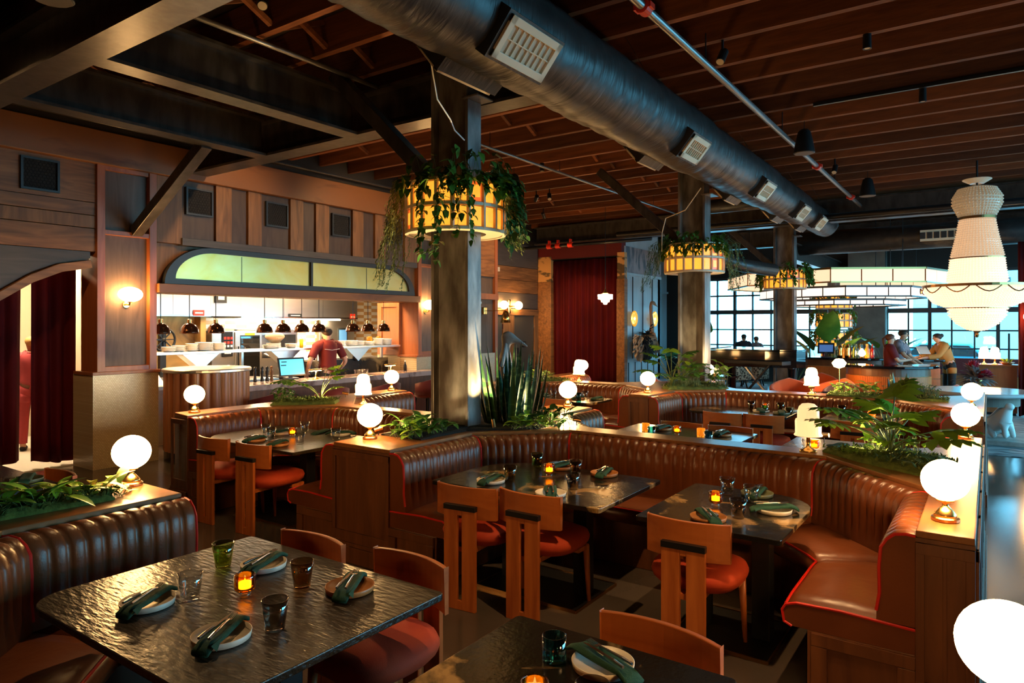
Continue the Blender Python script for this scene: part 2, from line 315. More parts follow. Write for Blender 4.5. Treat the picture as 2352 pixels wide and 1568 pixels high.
# brass panel in its dark arched frame
def archpts(x0, x1, z0, z1, rx, n=14):
    P = [(x0,z0)]+[(x0+rx-rx*math.cos(PI/2*i/n), z0+(z1-z0)*math.sin(PI/2*i/n)) for i in range(1,n+1)]
    return P+[(x1-rx+rx*math.sin(PI/2*i/n), z0+(z1-z0)*math.cos(PI/2*i/n)) for i in range(0,n)]+[(x1,z0)]
t = thing('arched_brass_panel', 'long arched brass panel in a dark frame over the open kitchen', 'wall panel', (7.23,9.1,2.35))
o1 = archpts(-2.42,2.42,0,.53,.72); i1 = archpts(-2.27,2.27,.075,.46,.60)
f = MB(); n = len(o1)
for k in range(n):
    a, b, c, d = o1[k], o1[(k+1)%n], i1[(k+1)%n], i1[k]
    f.slab([a,b,c,d], (0,-.07,0), (1,0,0), (0,0,1), (0,.08,0))
f.box(-.02,-.07,.07, .02,.0,.47); f.build('frame', M_FRAMEDK, t)
MB().slab(i1, (0,-.03,0), (1,0,0), (0,0,1), (0,.025,0)).build('brass_sheet', M_BRASSPANEL, t)
s_ = MB()
for x in (-1.25, 1.22): s_.box(x-.004,-.034,.08, x+.004,-.029,.45)
s_.build('seam', M_FRAMEDK, t)
# ventilation grilles
def grille():
    t = thing('wall_grille', '', 'vent grille'); MB().box(-.2,-.02,-.19, .2,.02,-.165).box(-.2,-.02,.165, .2,.02,.19).box(-.2,-.02,-.165, -.175,.02,.165).box(.175,-.02,-.165, .2,.02,.165).build('frame', M_FRAMEDK, t)
    g = MB()
    for i in range(9):
        for j in range(10):
            x = -.155+.0385*i+(.019 if j % 2 else 0); z = -.155+.0345*j
            if abs(x) < .172:
                g.grid([[(x+r*math.cos(2*PI*k/8), yy, z+r*math.sin(2*PI*k/8)) for k in range(8)] for r, yy in ((.0185,0),(.0145,-.004))], True)
    g.build('mesh', M_BLACK, t); MB().box(-.18,.01,-.17, .18,.015,.17).build('backing', M_DARKWALL, t); return t
for x, z, l in ((3.37,3.55,'square black wall grille above the arched curtain opening'),(5.33,3.51,'black wall grille left of the others over the kitchen brass panel'),(6.6,3.50,'second black wall grille over the kitchen, between narrow dark boards'),(7.88,3.49,'third black wall grille over the right half of the brass panel'),(9.15,3.49,'black wall grille half hidden by the hanging fern')):
    place('grille', grille, (x, 9.085, z), 0, l, 'black grilles along the wooden wall')
# wall right of the second pilaster, recess with doors
struct(MB().box(10.62,9.14,0, 12.38,9.5,3.80).build('wall_kitchen_right', M_BROWNP))
kw('trim_board', M_PLANK, 10.62, 2.86, 12.38, 3.79, y=9.09, t=.06); kw('trim_rail', M_REDWOOD, 10.62, 2.35, 12.40, 2.48, y=9.05, t=.1); kw('trim_corner', M_REDWOOD, 12.30, 0, 12.40, 3.79, y=9.07, t=.45)
struct(MB().box(10.62,9.08,0, 12.3,9.2,1.17).build('wall_tile_base', M_TILEPENNY))
struct(MB().box(12.3,9.5,0, 12.4,10.2,4.73).box(12.3,10.12,0, 16.0,10.3,4.73).build('wall_recess', M_DARKWALL))
for z0, z1, m in ((2.22,2.62,M_PLANKD),(2.62,2.95,M_PLANK),(2.95,3.3,M_PLANK),(3.3,3.9,M_PLANKD)): kw('trim_plank', m, 12.4, z0, 15.6, z1-.01, y=10.07, t=.06)
kw('trim_casing', M_PLANK, 12.4, 2.04, 15.6, 2.2, y=10.05, t=.08); kw('trim_casing', M_PANELL, 13.98, 0, 14.47, 2.05, y=10.06, t=.07); kw('trim_casing', M_PANELL, 15.43, 0, 15.62, 2.05, y=10.06, t=.07); kw('trim_casing', M_PANELL, 12.4, 0, 13.02, 2.05, y=10.06, t=.07)
M_DOOR = mat('olive_door_paint', (.055,.045,.032), .5)
for k, (xa, xb) in enumerate(((13.04,13.96), (14.49,15.41))):
    d = struct(MB().box(xa,10.08,.01, xb,10.13,2.03).build('door_%d' % (k+1), M_DOOR, bevel=.003))
    MB().box(xa+.08,10.04,.95, xb-.78 if k else xa+.13,10.08,1.2).bar((xa+.1,10.03,1.05), (xa+.24,10.03,1.05), .02, .02).build('handle', M_BLACK, d)
    h = MB()
    for z in (.35, 1.05, 1.75): h.box(xb-.02,10.06,z-.06, xb+.02,10.09,z+.06)
    h.build('hinge', M_CHROME, d)
t = thing('door_sign', 'small black square sign on the olive grey door', 'sign', (14.93,10.07,1.28)); MB().box(-.075,-.012,-.075, .075,.01,.075).build('plate', M_BLACK, t); MB().box(-.03,-.015,-.035, .03,-.012,.035).build('pictogram', M_WHITEP, t)
# corridor behind the arch, kitchen shell
sbox('wall_corridor', M_CREAMWALL, -3.1,12.6,0, 4.7,12.8,3.2); sbox('wall_corridor_side', M_CREAMWALL, 4.55,9.6,0, 4.7,12.6,3.2); sbox('ceiling_corridor', M_CREAMWALL, -3.1,9.46,3.1, 4.7,12.6,3.2)
# steel frame on the left and steel columns
def ibeam(name, a, b, depth, wid, tf=.03):
    a, b = Vector(a), Vector(b); up = Vector((0,0,1)); q = MB()
    q.bar(a+up*tf/2, b+up*tf/2, wid, tf).bar(a+up*(depth-tf/2), b+up*(depth-tf/2), wid, tf).bar(a+up*depth/2, b+up*depth/2, .025, depth-2*tf)
    return struct(q.build(name, M_STEEL))
for x in (2.42, 5.26): ibeam('steel_beam', (x,3.3 if x > 5 else -2,3.87), (x,8.98,3.87), .46, .26)
for y in (5.76, 7.38): ibeam('steel_beam', (2.55,y,3.87), (5.13,y,3.87), .46, .22)
ibeam('steel_beam', (-1,7.38,3.87), (2.3,7.38,3.87), .46, .22)
ibeam('steel_beam', (15.3,-6.9,3.9), (15.3,9.9,3.9), .46, .28); ibeam('steel_beam', (19.3,-6.9,3.9), (19.3,9.4,3.9), .46, .28)
ibeam('steel_beam', (16.4,3.8,3.3), (23,3.8,3.3), .4, .25)
def column(x, y, z0, z1, dy, wx, tf):
    q = MB().box(x-wx/2,y-dy/2,z0, x+wx/2,y-dy/2+tf,z1-.62).box(x-wx/2,y+dy/2-tf,z0, x+wx/2,y+dy/2,z1).box(x-.03,y-dy/2+tf,z0, x+.03,y+dy/2-tf,z1).box(x-wx/2,y-dy/2+.012,z1-.62, x+wx/2-.02,y-dy/2+.03,z1)
    q.box(x-wx/2-.02,y-dy/2-.12,z1-.62, x+wx/2+.02,y-dy/2+.06,z1-.60)
    return struct(q.build('steel_column', M_COLUMN, bevel=.006))
column(4.745, 3.94, 0, 4.39, .43, .19, .035); column(10.3, 3.76, 0, 4.39, .43, .26, .04); column(16.2, 3.80, 0, 4.39, .45, .26, .05)
def brace(a, b, w=.13): return struct(MB().bar(a, b, w, w).build('steel_brace', M_STEEL, bevel=.005))
brace((4.74,4.12,3.05), (4.74,5.55,4.38)); brace((10.3,3.95,3.05), (10.3,5.4,4.38)); brace((16.2,3.99,3.05), (16.2,5.4,4.38)); brace((4.46,9.08,3.0), (4.46,7.48,3.9)); brace((10.3,9.08,2.95), (10.3,8.3,3.9))
# screen wall with the curtain bay, panelled wall, far recess
for y0, y1 in ((9.66,10.1),(7.5,7.72)):
    struct(MB().box(15.62,y0,0, 15.8,y1,2.95).build('trim_post', M_PLANK, bevel=.005)); 
    struct(MB().box(15.64,y0+.01,2.95, 15.79,y1-.01,3.56).build('trim_post_mural', M_MURALW)) if False else None
M_MURALW = mat('gilt_mural', (.55,.27,.09), .5, col2=(.10,.06,.025), scale=(1,1,2.2), nscale=2.6, detail=3, ramp=(.48,.55)); M_MURAL = mat('grey_forest_mural', (.33,.26,.26), .6, col2=(.09,.10,.12), scale=(3,3,.9), nscale=1.9, detail=7, ramp=(.45,.58))
for y0, y1 in ((9.66,10.1),(7.5,7.72)): struct(MB().box(15.64,y0+.01,2.95, 15.79,y1-.01,3.62).build('trim_post_mural', M_MURALW))
struct(MB().box(15.66,7.6,3.55, 15.9,10.1,4.73).build('wall_crimson', M_CRIMSONWALL))
struct(MB().box(15.95,7.7,0, 16.0,10.2,4.73).build('wall_curtain_back', M_CRIMSONWALL)); struct(MB().box(15.8,7.62,0, 18.15,7.8,4.73).build('wall_panelled', M_PAINTBLUE))
tr = MB().box(15.8,7.58,.84, 18.15,7.62,.90).box(15.8,7.57,3.06, 18.15,7.62,3.13); struct(tr.build('trim_rail', M_PAINTBLUE, bevel=.004))
gv = MB()
for x in (16.35,16.98,17.6): gv.box(x-.018,7.605,.92, x+.018,7.63,3.04)
for x in (16.1,16.5,16.9,17.3,17.7): gv.box(x-.012,7.605,.1, x+.012,7.63,.82)
struct(gv.build('trim_groove', M_GROOVE))
struct(MB().box(15.8,7.59,3.13, 18.15,7.63,3.8).build('wall_mural', M_MURAL))
struct(MB().box(18.05,9.4,0, 23,9.6,4.73).box(18.0,7.62,0, 18.15,9.6,4.73).build('wall_blue_recess', M_PAINTBLUE))
gv = MB(); [gv.box(x-.02,9.37,.9, x+.02,9.41,2.85) for x in (18.9,19.7,20.5,21.3,22.1)]; struct(gv.build('trim_groove', M_GROOVE)); struct(MB().box(18.15,9.34,.84, 23,9.4,.9).box(18.15,9.34,2.88, 23,9.4,2.95).build('trim_rail', M_PAINTBLUE))
# stage under the piano, rug by the stone table
struct(MB().prism([(13.0,3.35),(15.6,3.35),(15.9,4.1),(17.8,4.6),(17.8,7.55),(13.0,7.55)],0,.3).build('floor_stage', mat('stage_carpet', (.20,.20,.21), .9, bump=.3))); struct(MB().box(12.96,3.31,.24, 13.0,7.55,.31).build('trim_stage', M_REDWOOD))
o = MB().prism([(11.5,-6.4),(16.6,-6.4),(16.6,1.2),(11.5,1.2)], 0, .012).build('area_rug', M_RUG); tag(o, 'large grey rug with dark swirling lines under the stone pedestal table', 'rug')
# street outside
M_STREET = mat('asphalt', (.25,.25,.25), .9); sbox('ground_street', M_STREET, 23.3,-40,-.4, 70,50,-.3); sbox('ground_street', M_STREET, -10,-40,-.4, 23.3,-7.3,-.3)
# ---------------------------------------------------------------- booth partitions and banquettes
ROW1 = [(1.98,-.15),(1.98,.2),(1.75,.27),(1.2,.27),(.55,.93),(.55,2.95),(1.18,3.58),(2.0,3.58),(2.0,4.20),(1.2,4.20),(.55,4.85),(.55,6.6),(.3,6.6),(.3,-.15)]
ROW2 = [(3.5,.05),(6.65,.05),(6.65,.27),(6.0,.27),(5.36,.93),(5.36,2.96),(5.97,3.58),(6.65,3.58),(6.65,4.06),(5.97,4.06),(5.36,4.7),(5.36,5.97),(5.97,6.6),(6.9,6.6),(6.9,6.92),(3.79,6.92),(3.73,6.58),(4.55,6.6),(5.15,5.97),(5.15,4.85),(4.53,4.18),(3.55,4.18),(3.55,3.57),(4.51,3.57),(5.12,2.96),(5.12,.93),(4.44,.27),(3.5,.27)]
ROW3 = [(8.2,.05),(11.2,.05),(11.2,.27),(10.5,.27),(9.78,.93),(9.78,2.95),(10.4,3.57),(11.2,3.57),(11.2,4.1),(10.6,4.1),(9.72,4.85),(9.72,5.6),(10.3,6.2),(11.2,6.2),(11.2,6.5),(8.2,6.5),(8.2,6.2),(8.95,6.2),(9.42,5.6),(9.42,4.5),(8.95,3.88),(8.2,3.88),(8.2,3.6),(8.98,3.56),(9.45,3.0),(9.45,.93),(8.8,.27),(8.2,.27)]
def divider(outline, label, trims):
    t = thing('booth_divider', label, 'partition', (outline[0][0], outline[0][1], 0))
    ox, oy = outline[0]; P = [(x-ox, y-oy) for x, y in outline]
    MB().prism(P, 0, .858).build('body', M_BOOTHW, t)
    MB().prism(P, .858, .89).build('ledge', M_LEDGE, t, bevel=.006)
    for k in trims:   # (end face or side face) recessed-panel frames and plinth: axis, fixed coord, from, to, outward sign
        ax, c, a, b, s = k; q = MB()
        def bx(u0, u1, z0, z1, d):
            if ax == 'x': q.box(c-ox, u0-oy, z0, c-ox+s*d, u1-oy, z1)
            else: q.box(u0-ox, c-oy, z0, u1-ox, c-oy+s*d, z1)
        n = max(1, round((b-a)/.62)) if b-a > .4 else 1; w = (b-a)/n
        for i in range(n+1): bx(max(a, a+w*i-.035), min(b, a+w*i+.035), .13, .84, .014)
        bx(a, b, .79, .84, .0155); bx(a, b, .15, .23, .0155); bx(a-.015, b+.015, 0, .12, .03); bx(a-.008, b+.008, .12, .15, .02)
        if n == 1 and b-a < .4: bx((a+b)/2-.008, (a+b)/2+.008, .13, .84, .005)
        q.build('panel_trim', M_BOOTHW, t, bevel=.003)
    return t
divider(ROW1, 'walnut booth partition with leafy ledge in the lower left corner', [('x',2.0,3.58,4.20,1)])
divider(ROW2, 'walnut booth partition of the middle row, with the first steel column in its planter', [('x',3.55,3.57,4.18,-1),('x',3.5,.05,.27,-1),('y',.05,3.5,6.65,-1),('x',3.75,6.6,6.9,-1),('x',6.65,.05,.27,1)])
divider(ROW3, 'walnut booth partition of the farther row, with the second steel column in its planter', [('x',8.2,3.6,3.88,-1),('x',8.2,.05,.27,-1),('y',.05,8.2,11.2,-1),('x',8.2,6.2,6.5,-1)])
def offs(path, d):
    out = []; n = len(path)
    for i, (x, y) in enumerate(path):
        ds = []
        if i > 0: ds.append(Vector((x-path[i-1][0], y-path[i-1][1])).normalized())
        if i < n-1: ds.append(Vector((path[i+1][0]-x, path[i+1][1]-y)).normalized())
        ns = [Vector((v.y, -v.x)) for v in ds]
        if len(ns) == 1: m = ns[0]
        else: b = (ns[0]+ns[1]).normalized(); m = b/max(.3, b.dot(ns[0]))
        out.append((x+m.x*d, y+m.y*d))
    return out
BACK = [(.0,.862),(.04,.874),(.085,.866),(.122,.838),(.145,.79),(.152,.70),(.15,.58),(.154,.50),(.155,.457)]
SEATP = [(.0,.455),(.30,.468),(.50,.462),(.548,.445),(.565,.405),(.556,.352),(.52,.336),(.0,.336)]
def booth(label, path, seat=True, base=True, group='leather booth banquettes'):
    ox, oy = path[0]; path = [(x-ox, y-oy) for x, y in path]; t = thing('banquette', label, 'booth seat', (ox, oy, 0), 0, group)
    OB = [offs(path, d) for d, z in BACK]; OS = [offs(path, d) for d, z in SEATP]
    for k in range(len(path)-1):
        L = (Vector(path[k+1])-Vector(path[k])).length; n = max(3, round(L/.082)); rows = []; S = 6
        for i in range(n*S+1):
            f = i/(n*S); ph = (i % S)/S; g = (1.0, .22, .04, 0, .04, .22)[i % S] if 0 < i < n*S else .6; r = []
            for j, (d, z) in enumerate(BACK):
                a, b = OB[j][k], OB[j][k+1]; x, y = a[0]+(b[0]-a[0])*f, a[1]+(b[1]-a[1])*f
                dx, dy = (b[0]-a[0])/L, (b[1]-a[1])/L; l = math.hypot(dx, dy) or 1
                h = .014*g*(1 if 0 < j < 7 else 0)
                r.append((x-dy/l*h*(1 if j > 2 else .4), y+dx/l*h*(1 if j > 2 else .4), z-(h if j < 4 else 0)))
            rows.append(r)
        m = MB().grid(rows)
        for e in (0, -1):
            b = len(m.v); m.v += rows[e]+[(path[k-e if e else k][0], path[k-e if e else k][1], .457)]; m.f.append(tuple(range(b, len(m.v))) if e == 0 else tuple(range(len(m.v)-1, b-1, -1)))
        c = m.build('back_cushion', M_LEATHER, t, smooth=False)
        c.data.polygons.foreach_set('use_smooth', [len(p.vertices) == 4 for p in c.data.polygons])
        for e in (0, -1): MB().tube(rows[e][:-1], .0075, 6).build('piping', M_PIPING, c)
        if seat:
            rows = []; n = max(2, round(L/.15))
            for i in range(n+1):
                f = i/n; rows.append([(OS[j][k][0]+(OS[j][k+1][0]-OS[j][k][0])*f, OS[j][k][1]+(OS[j][k+1][1]-OS[j][k][1])*f, z+(.012*math.sin(PI*f)**.5 if j in (1, 2) else 0)-(.01 if i in (0, n) and j < 4 else 0)) for j, (d, z) in enumerate(SEATP)])
            m = MB().grid(rows)
            m.f.append(tuple(range(7,-1,-1))); b = n*8; m.f.append(tuple(range(b, b+8)))
            c = m.build('seat_cushion', M_LEATHSEAT, t); c.data.polygons.foreach_set('use_smooth', [len(p.vertices) == 4 for p in c.data.polygons])
            q = MB().tube([Vector(r[3])+Vector((0,0,.004)) for r in rows], .007, 6)
            if k == 0: q.tube([Vector(p) for p in rows[0][:7]], .007, 6)
            if k == len(path)-2: q.tube([Vector(p) for p in rows[-1][:7]], .007, 6)
            q.build('piping', M_PIPING, c)
    if base:
        A, B = offs(path, .0), offs(path, .45)
        MB().prism(A+B[::-1], 0, .335).build('base', M_BOOTHW, t, bevel=.004)
        for e, s in ((0, -1), (-1, -1)):
            q = MB()
            a, b = Vector((*A[e], 0)), Vector((*B[e], 0)); d = (b-a).normalized(); e2 = Vector((d.y, -d.x, 0)); e2 = e2 if e2.x*(-1 if ox > 3 and path[1][0] > path[0][0] or path[1][0] > path[0][0] else 1) > 0 else -e2
            o = a+e2*.008
            for u0, u1, z0, z1 in ((0,.43,.272,.33),(0,.43,0,.088),(0,.07,.09,.27),(.36,.43,.09,.27)):
                p, r_ = o+d*u0, o+d*u1; q.bar(p+Vector((0,0,(z0+z1)/2)), r_+Vector((0,0,(z0+z1)/2)), .016, z1-z0)
            q.build('base_trim', M_BOOTHW, t, bevel=.002)
    return t
booth('channel tufted brown leather banquette around the two tables in the middle of the room', [(3.55,3.57),(4.51,3.57),(5.12,2.96),(5.12,.93),(4.44,.27),(3.5,.27)])
booth('channel tufted leather banquette around the single table before the fluted podium', [(3.75,6.58),(4.55,6.6),(5.15,5.97),(5.15,4.85),(4.53,4.18),(3.55,4.18)])
booth('brown leather banquette behind the foreground table at the lower left', [(1.75,.27),(1.2,.27),(.55,.93),(.55,2.95),(1.18,3.58),(2.0,3.58)])
booth('leather banquette backing onto the middle booth, facing the orange glass cups', [(6.65,.27),(6.0,.27),(5.36,.93),(5.36,2.96),(5.97,3.58),(6.65,3.58)])
booth('leather banquette beside the kitchen counter, backing onto the single table booth', [(6.65,4.06),(5.97,4.06),(5.36,4.7),(5.36,5.97),(5.97,6.6),(6.9,6.6)])
booth('leather banquette of the farther row around two tables, before the stage', [(8.2,3.6),(8.98,3.56),(9.45,3.0),(9.45,.93),(8.8,.27),(8.2,.27)])
booth('leather banquette of the farther row in front of the crimson curtain', [(8.2,6.2),(8.95,6.2),(9.42,5.6),(9.42,4.5),(8.95,3.88),(8.2,3.88)])
booth('leather banquette behind the farther row, facing the crimson curtain', [(11.2,4.1),(10.6,4.1),(9.72,4.85),(9.72,5.6),(10.3,6.2),(11.2,6.2)])
# ---------------------------------------------------------------- tables
K = 1.019
def table(label, x0, y0, x1, y1, rad, m=None):   # rad: corner radii at (x0,y0),(x1,y0),(x1,y1),(x0,y1)
    x0, y0, x1, y1 = x0*K, y0*K, x1*K, y1*K; cx, cy = (x0+x1)/2, (y0+y1)/2; t = thing('dining_table', label, 'table', (cx, cy, 0), 0, 'black marble dining tables'); hx, hy = (x1-x0)/2, (y1-y0)/2
    poly = []
    for (sx, sy, a0), r in zip(((-1,-1,180),(1,-1,270),(1,1,0),(-1,1,90)), rad):
        for i in range(7 if r > .05 else 3):
            a = R(a0+90*i/(6 if r > .05 else 2)); poly.append((sx*(hx-r)+r*math.cos(a), sy*(hy-r)+r*math.sin(a)))
    MB().prism(poly, .702, .73).build('tabletop', m or M_MARBLE, t, bevel=.004)
    for s in (-1, 1):
        MB().box(-.05, s*hy*.45-.05, .02, .05, s*hy*.45+.05, .702).build('post', M_BLACK, t, bevel=.004)
    b = MB().box(-.28, -hy*.45-.1, 0, .28, hy*.45+.1, .015).build('base_plate', M_BLACK, t)
    q = MB()
    for s in (-1, 1): q.box(s*.28-.004, -hy*.45-.1, .0, s*.28+.004, hy*.45+.1, .02).box(-.28, s*(hy*.45+.1)-.004, 0, .28, s*(hy*.45+.1)+.004, .02)
    q.build('brass_edge', M_BRASSD, b)
    return t
table('dark marble table nearest on the left, lit by the globe lamp behind it', 1.06,1.75,2.04,3.01, (.06,.02,.02,.14), M_MARBLEL)
table('black marble table cut off by the bottom edge, with a teal glass', 1.06,.61,2.04,1.40, (.14,.02,.02,.02))
table('larger black marble table in the middle booth, set for four', 3.46,1.82,4.36,3.09, (.02,.02,.40,.02))
table('smaller black marble table in the middle booth with three tumblers round a candle', 3.46,.83,4.41,1.60, (.02,.30,.02,.02))
table('black marble table in the single table booth before the kitchen', 3.55,4.68,4.46,6.08, (.02,.02,.1,.3), M_MARBLEL)
table('black marble table cut off by the left edge of the picture', 1.1,5.04,1.99,6.1, (.02,.02,.02,.02))
table('black marble table behind the middle booth with orange and blue cups', 5.84,1.82,6.72,3.06, (.3,.02,.02,.3))
table('black marble table half hidden behind the ribbed lamp on the middle ledge', 5.86,.72,6.76,1.48, (.3,.02,.02,.02))
table('black marble table in the farther booth with blue and olive glasses', 8.08,1.88,8.85,3.08, (.02,.02,.2,.2))
table('black marble table in the farther booth near the aisle, with orange glasses', 8.15,.78,8.95,1.55, (.02,.2,.02,.02))
table('black marble table in the booth before the crimson curtain', 8.05,4.35,8.75,5.75, (.02,.1,.1,.02))
# ---------------------------------------------------------------- chairs
def chair():
    t = thing('dining_chair', '', 'chair')
    MB().box(-.265,.0175,0, -.24,.1175,.655).box(-.265,-.1175,0, -.24,-.0175,.655).box(-.264,-.0175,.595, -.241,.0175,.654).box(-.264,-.0175,0, -.241,.0175,.06).build('back_panel', M_CHAIR, t, bevel=.003)
    MB().box(-.27,-.1185,.627, -.236,.1185,.66).build('metal_bar', M_BLACK, t, bevel=.002)
    rows = []
    for i in range(13):
        a = -1+2*i/12; y = .225*a; x = -.235+.05*a*a
        rows.append([(x,y,.57),(x+.003,y,.768),(x+.025,y,.768),(x+.022,y,.57)])
    m = MB().grid([r+[r[0]] for r in rows]); m.f += [(0,1,2,3),(63,62,61,60)]
    m.build('backrest', M_CHAIRX, t, bevel=.004)
    m = MB(); prof = [(0.02,.385),(.55,.385),(.86,.395),(.97,.425),(1,.452),(.95,.482),(.75,.502),(.4,.508),(.0001,.509)]; rows = []
    for r, z in prof:
        ring = []
        for j in range(28):
            c, s2 = math.cos(2*PI*j/28), math.sin(2*PI*j/28); e = 2/2.7
            ring.append((.03+.255*r*math.copysign(abs(c)**e, c), .25*r*math.copysign(abs(s2)**e, s2), z))
        rows.append(ring)
    m.grid(rows, True).build('seat', M_SEAT, t, smooth=True)
    MB().box(-.24,-.09,.36, .20,.09,.39).box(.08,-.2,.36, .21,.2,.388).build('seat_frame', M_CHAIR, t)
    for s2 in (-1, 1): MB().tube([(.20,s2*.185,.38),(.215,s2*.20,.0)], [.022,.012], 10).build('leg', M_CHAIR, t, smooth=True)
    return t
for x, y, rz, l in ((3.68,2.32,0,'chair backing onto the aisle at the larger middle table, nearer its smaller neighbour'),(3.60,2.77,.10,'chair at the larger middle table, nearest the walnut end panel'),(3.68,1.32,.04,'lone oak chair at the smaller middle table, slotted back toward the viewer'),
    (3.73,5.84,.05,'oak chair farthest left at the table in the single table booth'),(3.74,5.25,.05,'oak chair with rust seat next to the walnut end panel, single table booth'),
    (1.99,2.70,PI,'oak chair at the far corner of the nearest table, only its backrest showing'),(2.05,2.12,PI-.05,'oak chair pulled to the near right end of the nearest table, rust seat showing'),(2.02,.94,PI-.08,'oak chair at the table cut off by the bottom edge, behind the plate'),
    (1.93,5.33,PI,'oak chair top behind the leafy ledge at the left edge'),
    (6.74,2.66,PI,'oak chair behind the table with orange cups, nearer the walnut post'),(6.74,2.15,PI,'oak chair behind the table with orange cups, nearer the ribbed lamp'),
    (8.16,2.58,0,'farther row chair in front of the olive glasses, closer to the steel column'),(8.22,2.13,.03,'farther row chair in front of the olive glasses, closer to the aisle'),(8.24,1.2,.03,'farther row chair at the table with orange glasses'),
    (8.25,5.5,0,'oak chair in front of the curtain booth, beside the snake plant'),(8.3,4.93,0,'oak chair in front of the curtain booth, behind the globe lamp')):
    place('chair', chair, (x, y, 0), rz, l, 'oak dining chairs with rust velvet seats')
# ---------------------------------------------------------------- tableware
def tumbler(m):
    def mk():
        t = MB().lathe([(.0001,0),(.031,0),(.033,.003),(.040,.055),(.047,.105),(.0445,.105),(.0375,.055),(.030,.016),(.0001,.013)], n=24).build('tumbler', m, smooth=True); return tag(t, '', 'glass')
    return mk
def cup(m):
    def mk():
        t = MB().lathe([(.0001,0),(.036,0),(.039,.004),(.039,.078),(.036,.078),(.035,.014),(.0001,.012)], n=24).build('glass_cup', m, smooth=True); return tag(t, '', 'glass')
    return mk
def candle():
    t = thing('candle_holder', '', 'candle holder')
    MB().lathe([(.0001,0),(.022,0),(.024,.004),(.022,.02),(.0001,.021)], n=20).build('foot', M_GCLEAR, t, smooth=True)
    MB().lathe([(.0001,.0215),(.030,.022),(.0385,.030),(.041,.045),(.041,.078),(.039,.086),(.036,.088),(.035,.084),(.036,.05),(.028,.034),(.0001,.033)], n=48, flute=.012, nf=24).build('ribbed_cup', M_CANDLE, t, smooth=True)
    MB().lathe([(.0001,.034),(.024,.034),(.024,.056),(.004,.058),(.003,.064),(.0001,.072)], n=12).build('flame', M_WAX, t, smooth=True)
    return t
def plate(m):
    def mk():
        t = MB().lathe([(.0001,0),(.085,0),(.094,.004),(.098,.024),(.0955,.0255),(.091,.009),(.0001,.006)], n=40).build('plate', m, smooth=True); return tag(t, '', 'plate')
    return mk
def napkin():
    rows = []; rn = random.Random(3)
    for i in range(19):
        u = -1+2*i/18; x = .138*u; ring = []; w = .037+.004*math.sin(2.6*u+.8)
        zz = .032+.003*math.sin(3*u)-(.018*max(0, abs(u)-.72)/.28)
        for j in range(14):
            a = 2*PI*j/14; c, s_ = math.cos(a), math.sin(a); yy = math.copysign(abs(c)**.6, c)
            ring.append((x+.006*c, w*yy+.005*math.sin(2.2*u), zz+.009*math.copysign(abs(s_)**.6, s_)+(.0035*math.cos(9*yy+2*u) if s_ > .1 else 0)))
        rows.append(ring)
    m = MB().grid(rows, True); m.f += [tuple(range(13,-1,-1)), tuple(18*14+j for j in range(14))]
    m.grid([[(-.125+.07*i/6, -.036-.02*(j/3)*(1-i/6), .036-.016*(j/3)*(1-i/6)) for j in range(4)] for i in range(7)])
    return tag(m.build('napkin', M_NAPKIN, smooth=True), '', 'napkin')
def knife():
    m = MB().tube([(-.10,0,0),(-.06,0,.001),(-.015,0,.001)], [.005,.0065,.0045], 8).box(-.015,-.006,-.001, .075,.006,.0015).add([(.075,-.006,0),(.09,.004,0),(.075,.006,0)], [(0,1,2)])
    return tag(m.build('table_knife', M_CHROME, smooth=False), '', 'cutlery')
def fork():
    m = MB().tube([(-.10,0,0),(-.06,0,.002),(.02,0,.004),(.04,0,.002)], [.005,.0055,.003,.004], 8).box(.035,-.011,.0005, .05,.011,.0035)
    for y in (-.0095,-.003,.003,.0095): m.bar((.05,y,.002), (.088,y,.006), .0028, .0022)
    return tag(m.build('table_fork', M_CHROME), '', 'cutlery')
PL = {'c': M_PLATE, 'w': M_PLATEW, 'g': M_PLATEG}; GL = {'clear': M_GCLEAR, 'green': M_GGREEN, 'amber': M_GAMBER, 'smoke': M_GSMOKE, 'teal': M_GBLUE, 'orange': M_GORANGE, 'olive': M_GOLIVE}
PN = {'c': 'cream stoneware plate', 'w': 'brown wooden plate', 'g': 'dark green plate'}
GN = {'clear': 'clear', 'green': 'green', 'amber': 'smoky amber', 'smoke': 'smoke brown', 'teal': 'teal blue', 'orange': 'orange', 'olive': 'olive green'}
def setting(x, y, a, pk, where, cut=True):
    a = R(a); x, y = x*K, y*K; place('plate'+pk, plate(PL[pk]), (x, y, .7303), 0, '%s %s' % (PN[pk], where), 'plates on the tables')
    place('napkin', napkin, (x, y, .7305), a, 'green napkin on the plate %s' % where, 'green napkins on plates')
    if cut:
        c, s = math.cos(a), math.sin(a)
        for k, (mk, n, dy) in enumerate(((knife, 'knife', .013), (fork, 'fork', -.012))):
            o = place(n, mk, (x-s*dy-c*.01, y+c*dy-s*.01, .783), a+(.08 if k else -.03), 'silver %s on the napkin %s' % (n, where), 'cutlery on napkins')
def glass(kind, x, y, where, c=False):
    x, y = x*K, y*K; place(('cup' if c else 'tumbler')+kind, (cup if c else tumbler)(GL[kind]), (x, y, .7305), 0, '%s glass %s %s' % (GN[kind], 'cup' if c else 'tumbler', where), 'drinking glasses on the tables')
def cand(x, y, where): place('candle', candle, (x*K, y*K, .7305), 0, 'lit amber candle holder %s' % where, 'candles on the tables')
n1 = 'on the near left table'
setting(1.31,2.58,25,'c',n1+' under the clear glass'); setting(1.80,2.57,18,'c',n1+' at its far corner'); setting(1.31,2.10,28,'c',n1+' closest to the viewer'); setting(1.84,2.07,30,'w',n1+' by the right chair')
glass('green',1.71,2.73,n1); glass('clear',1.43,2.5,n1); glass('amber',1.76,2.26,n1); glass('smoke',1.46,2.02,n1); cand(1.57,2.36,n1)
n4 = 'on the table cut by the bottom edge'
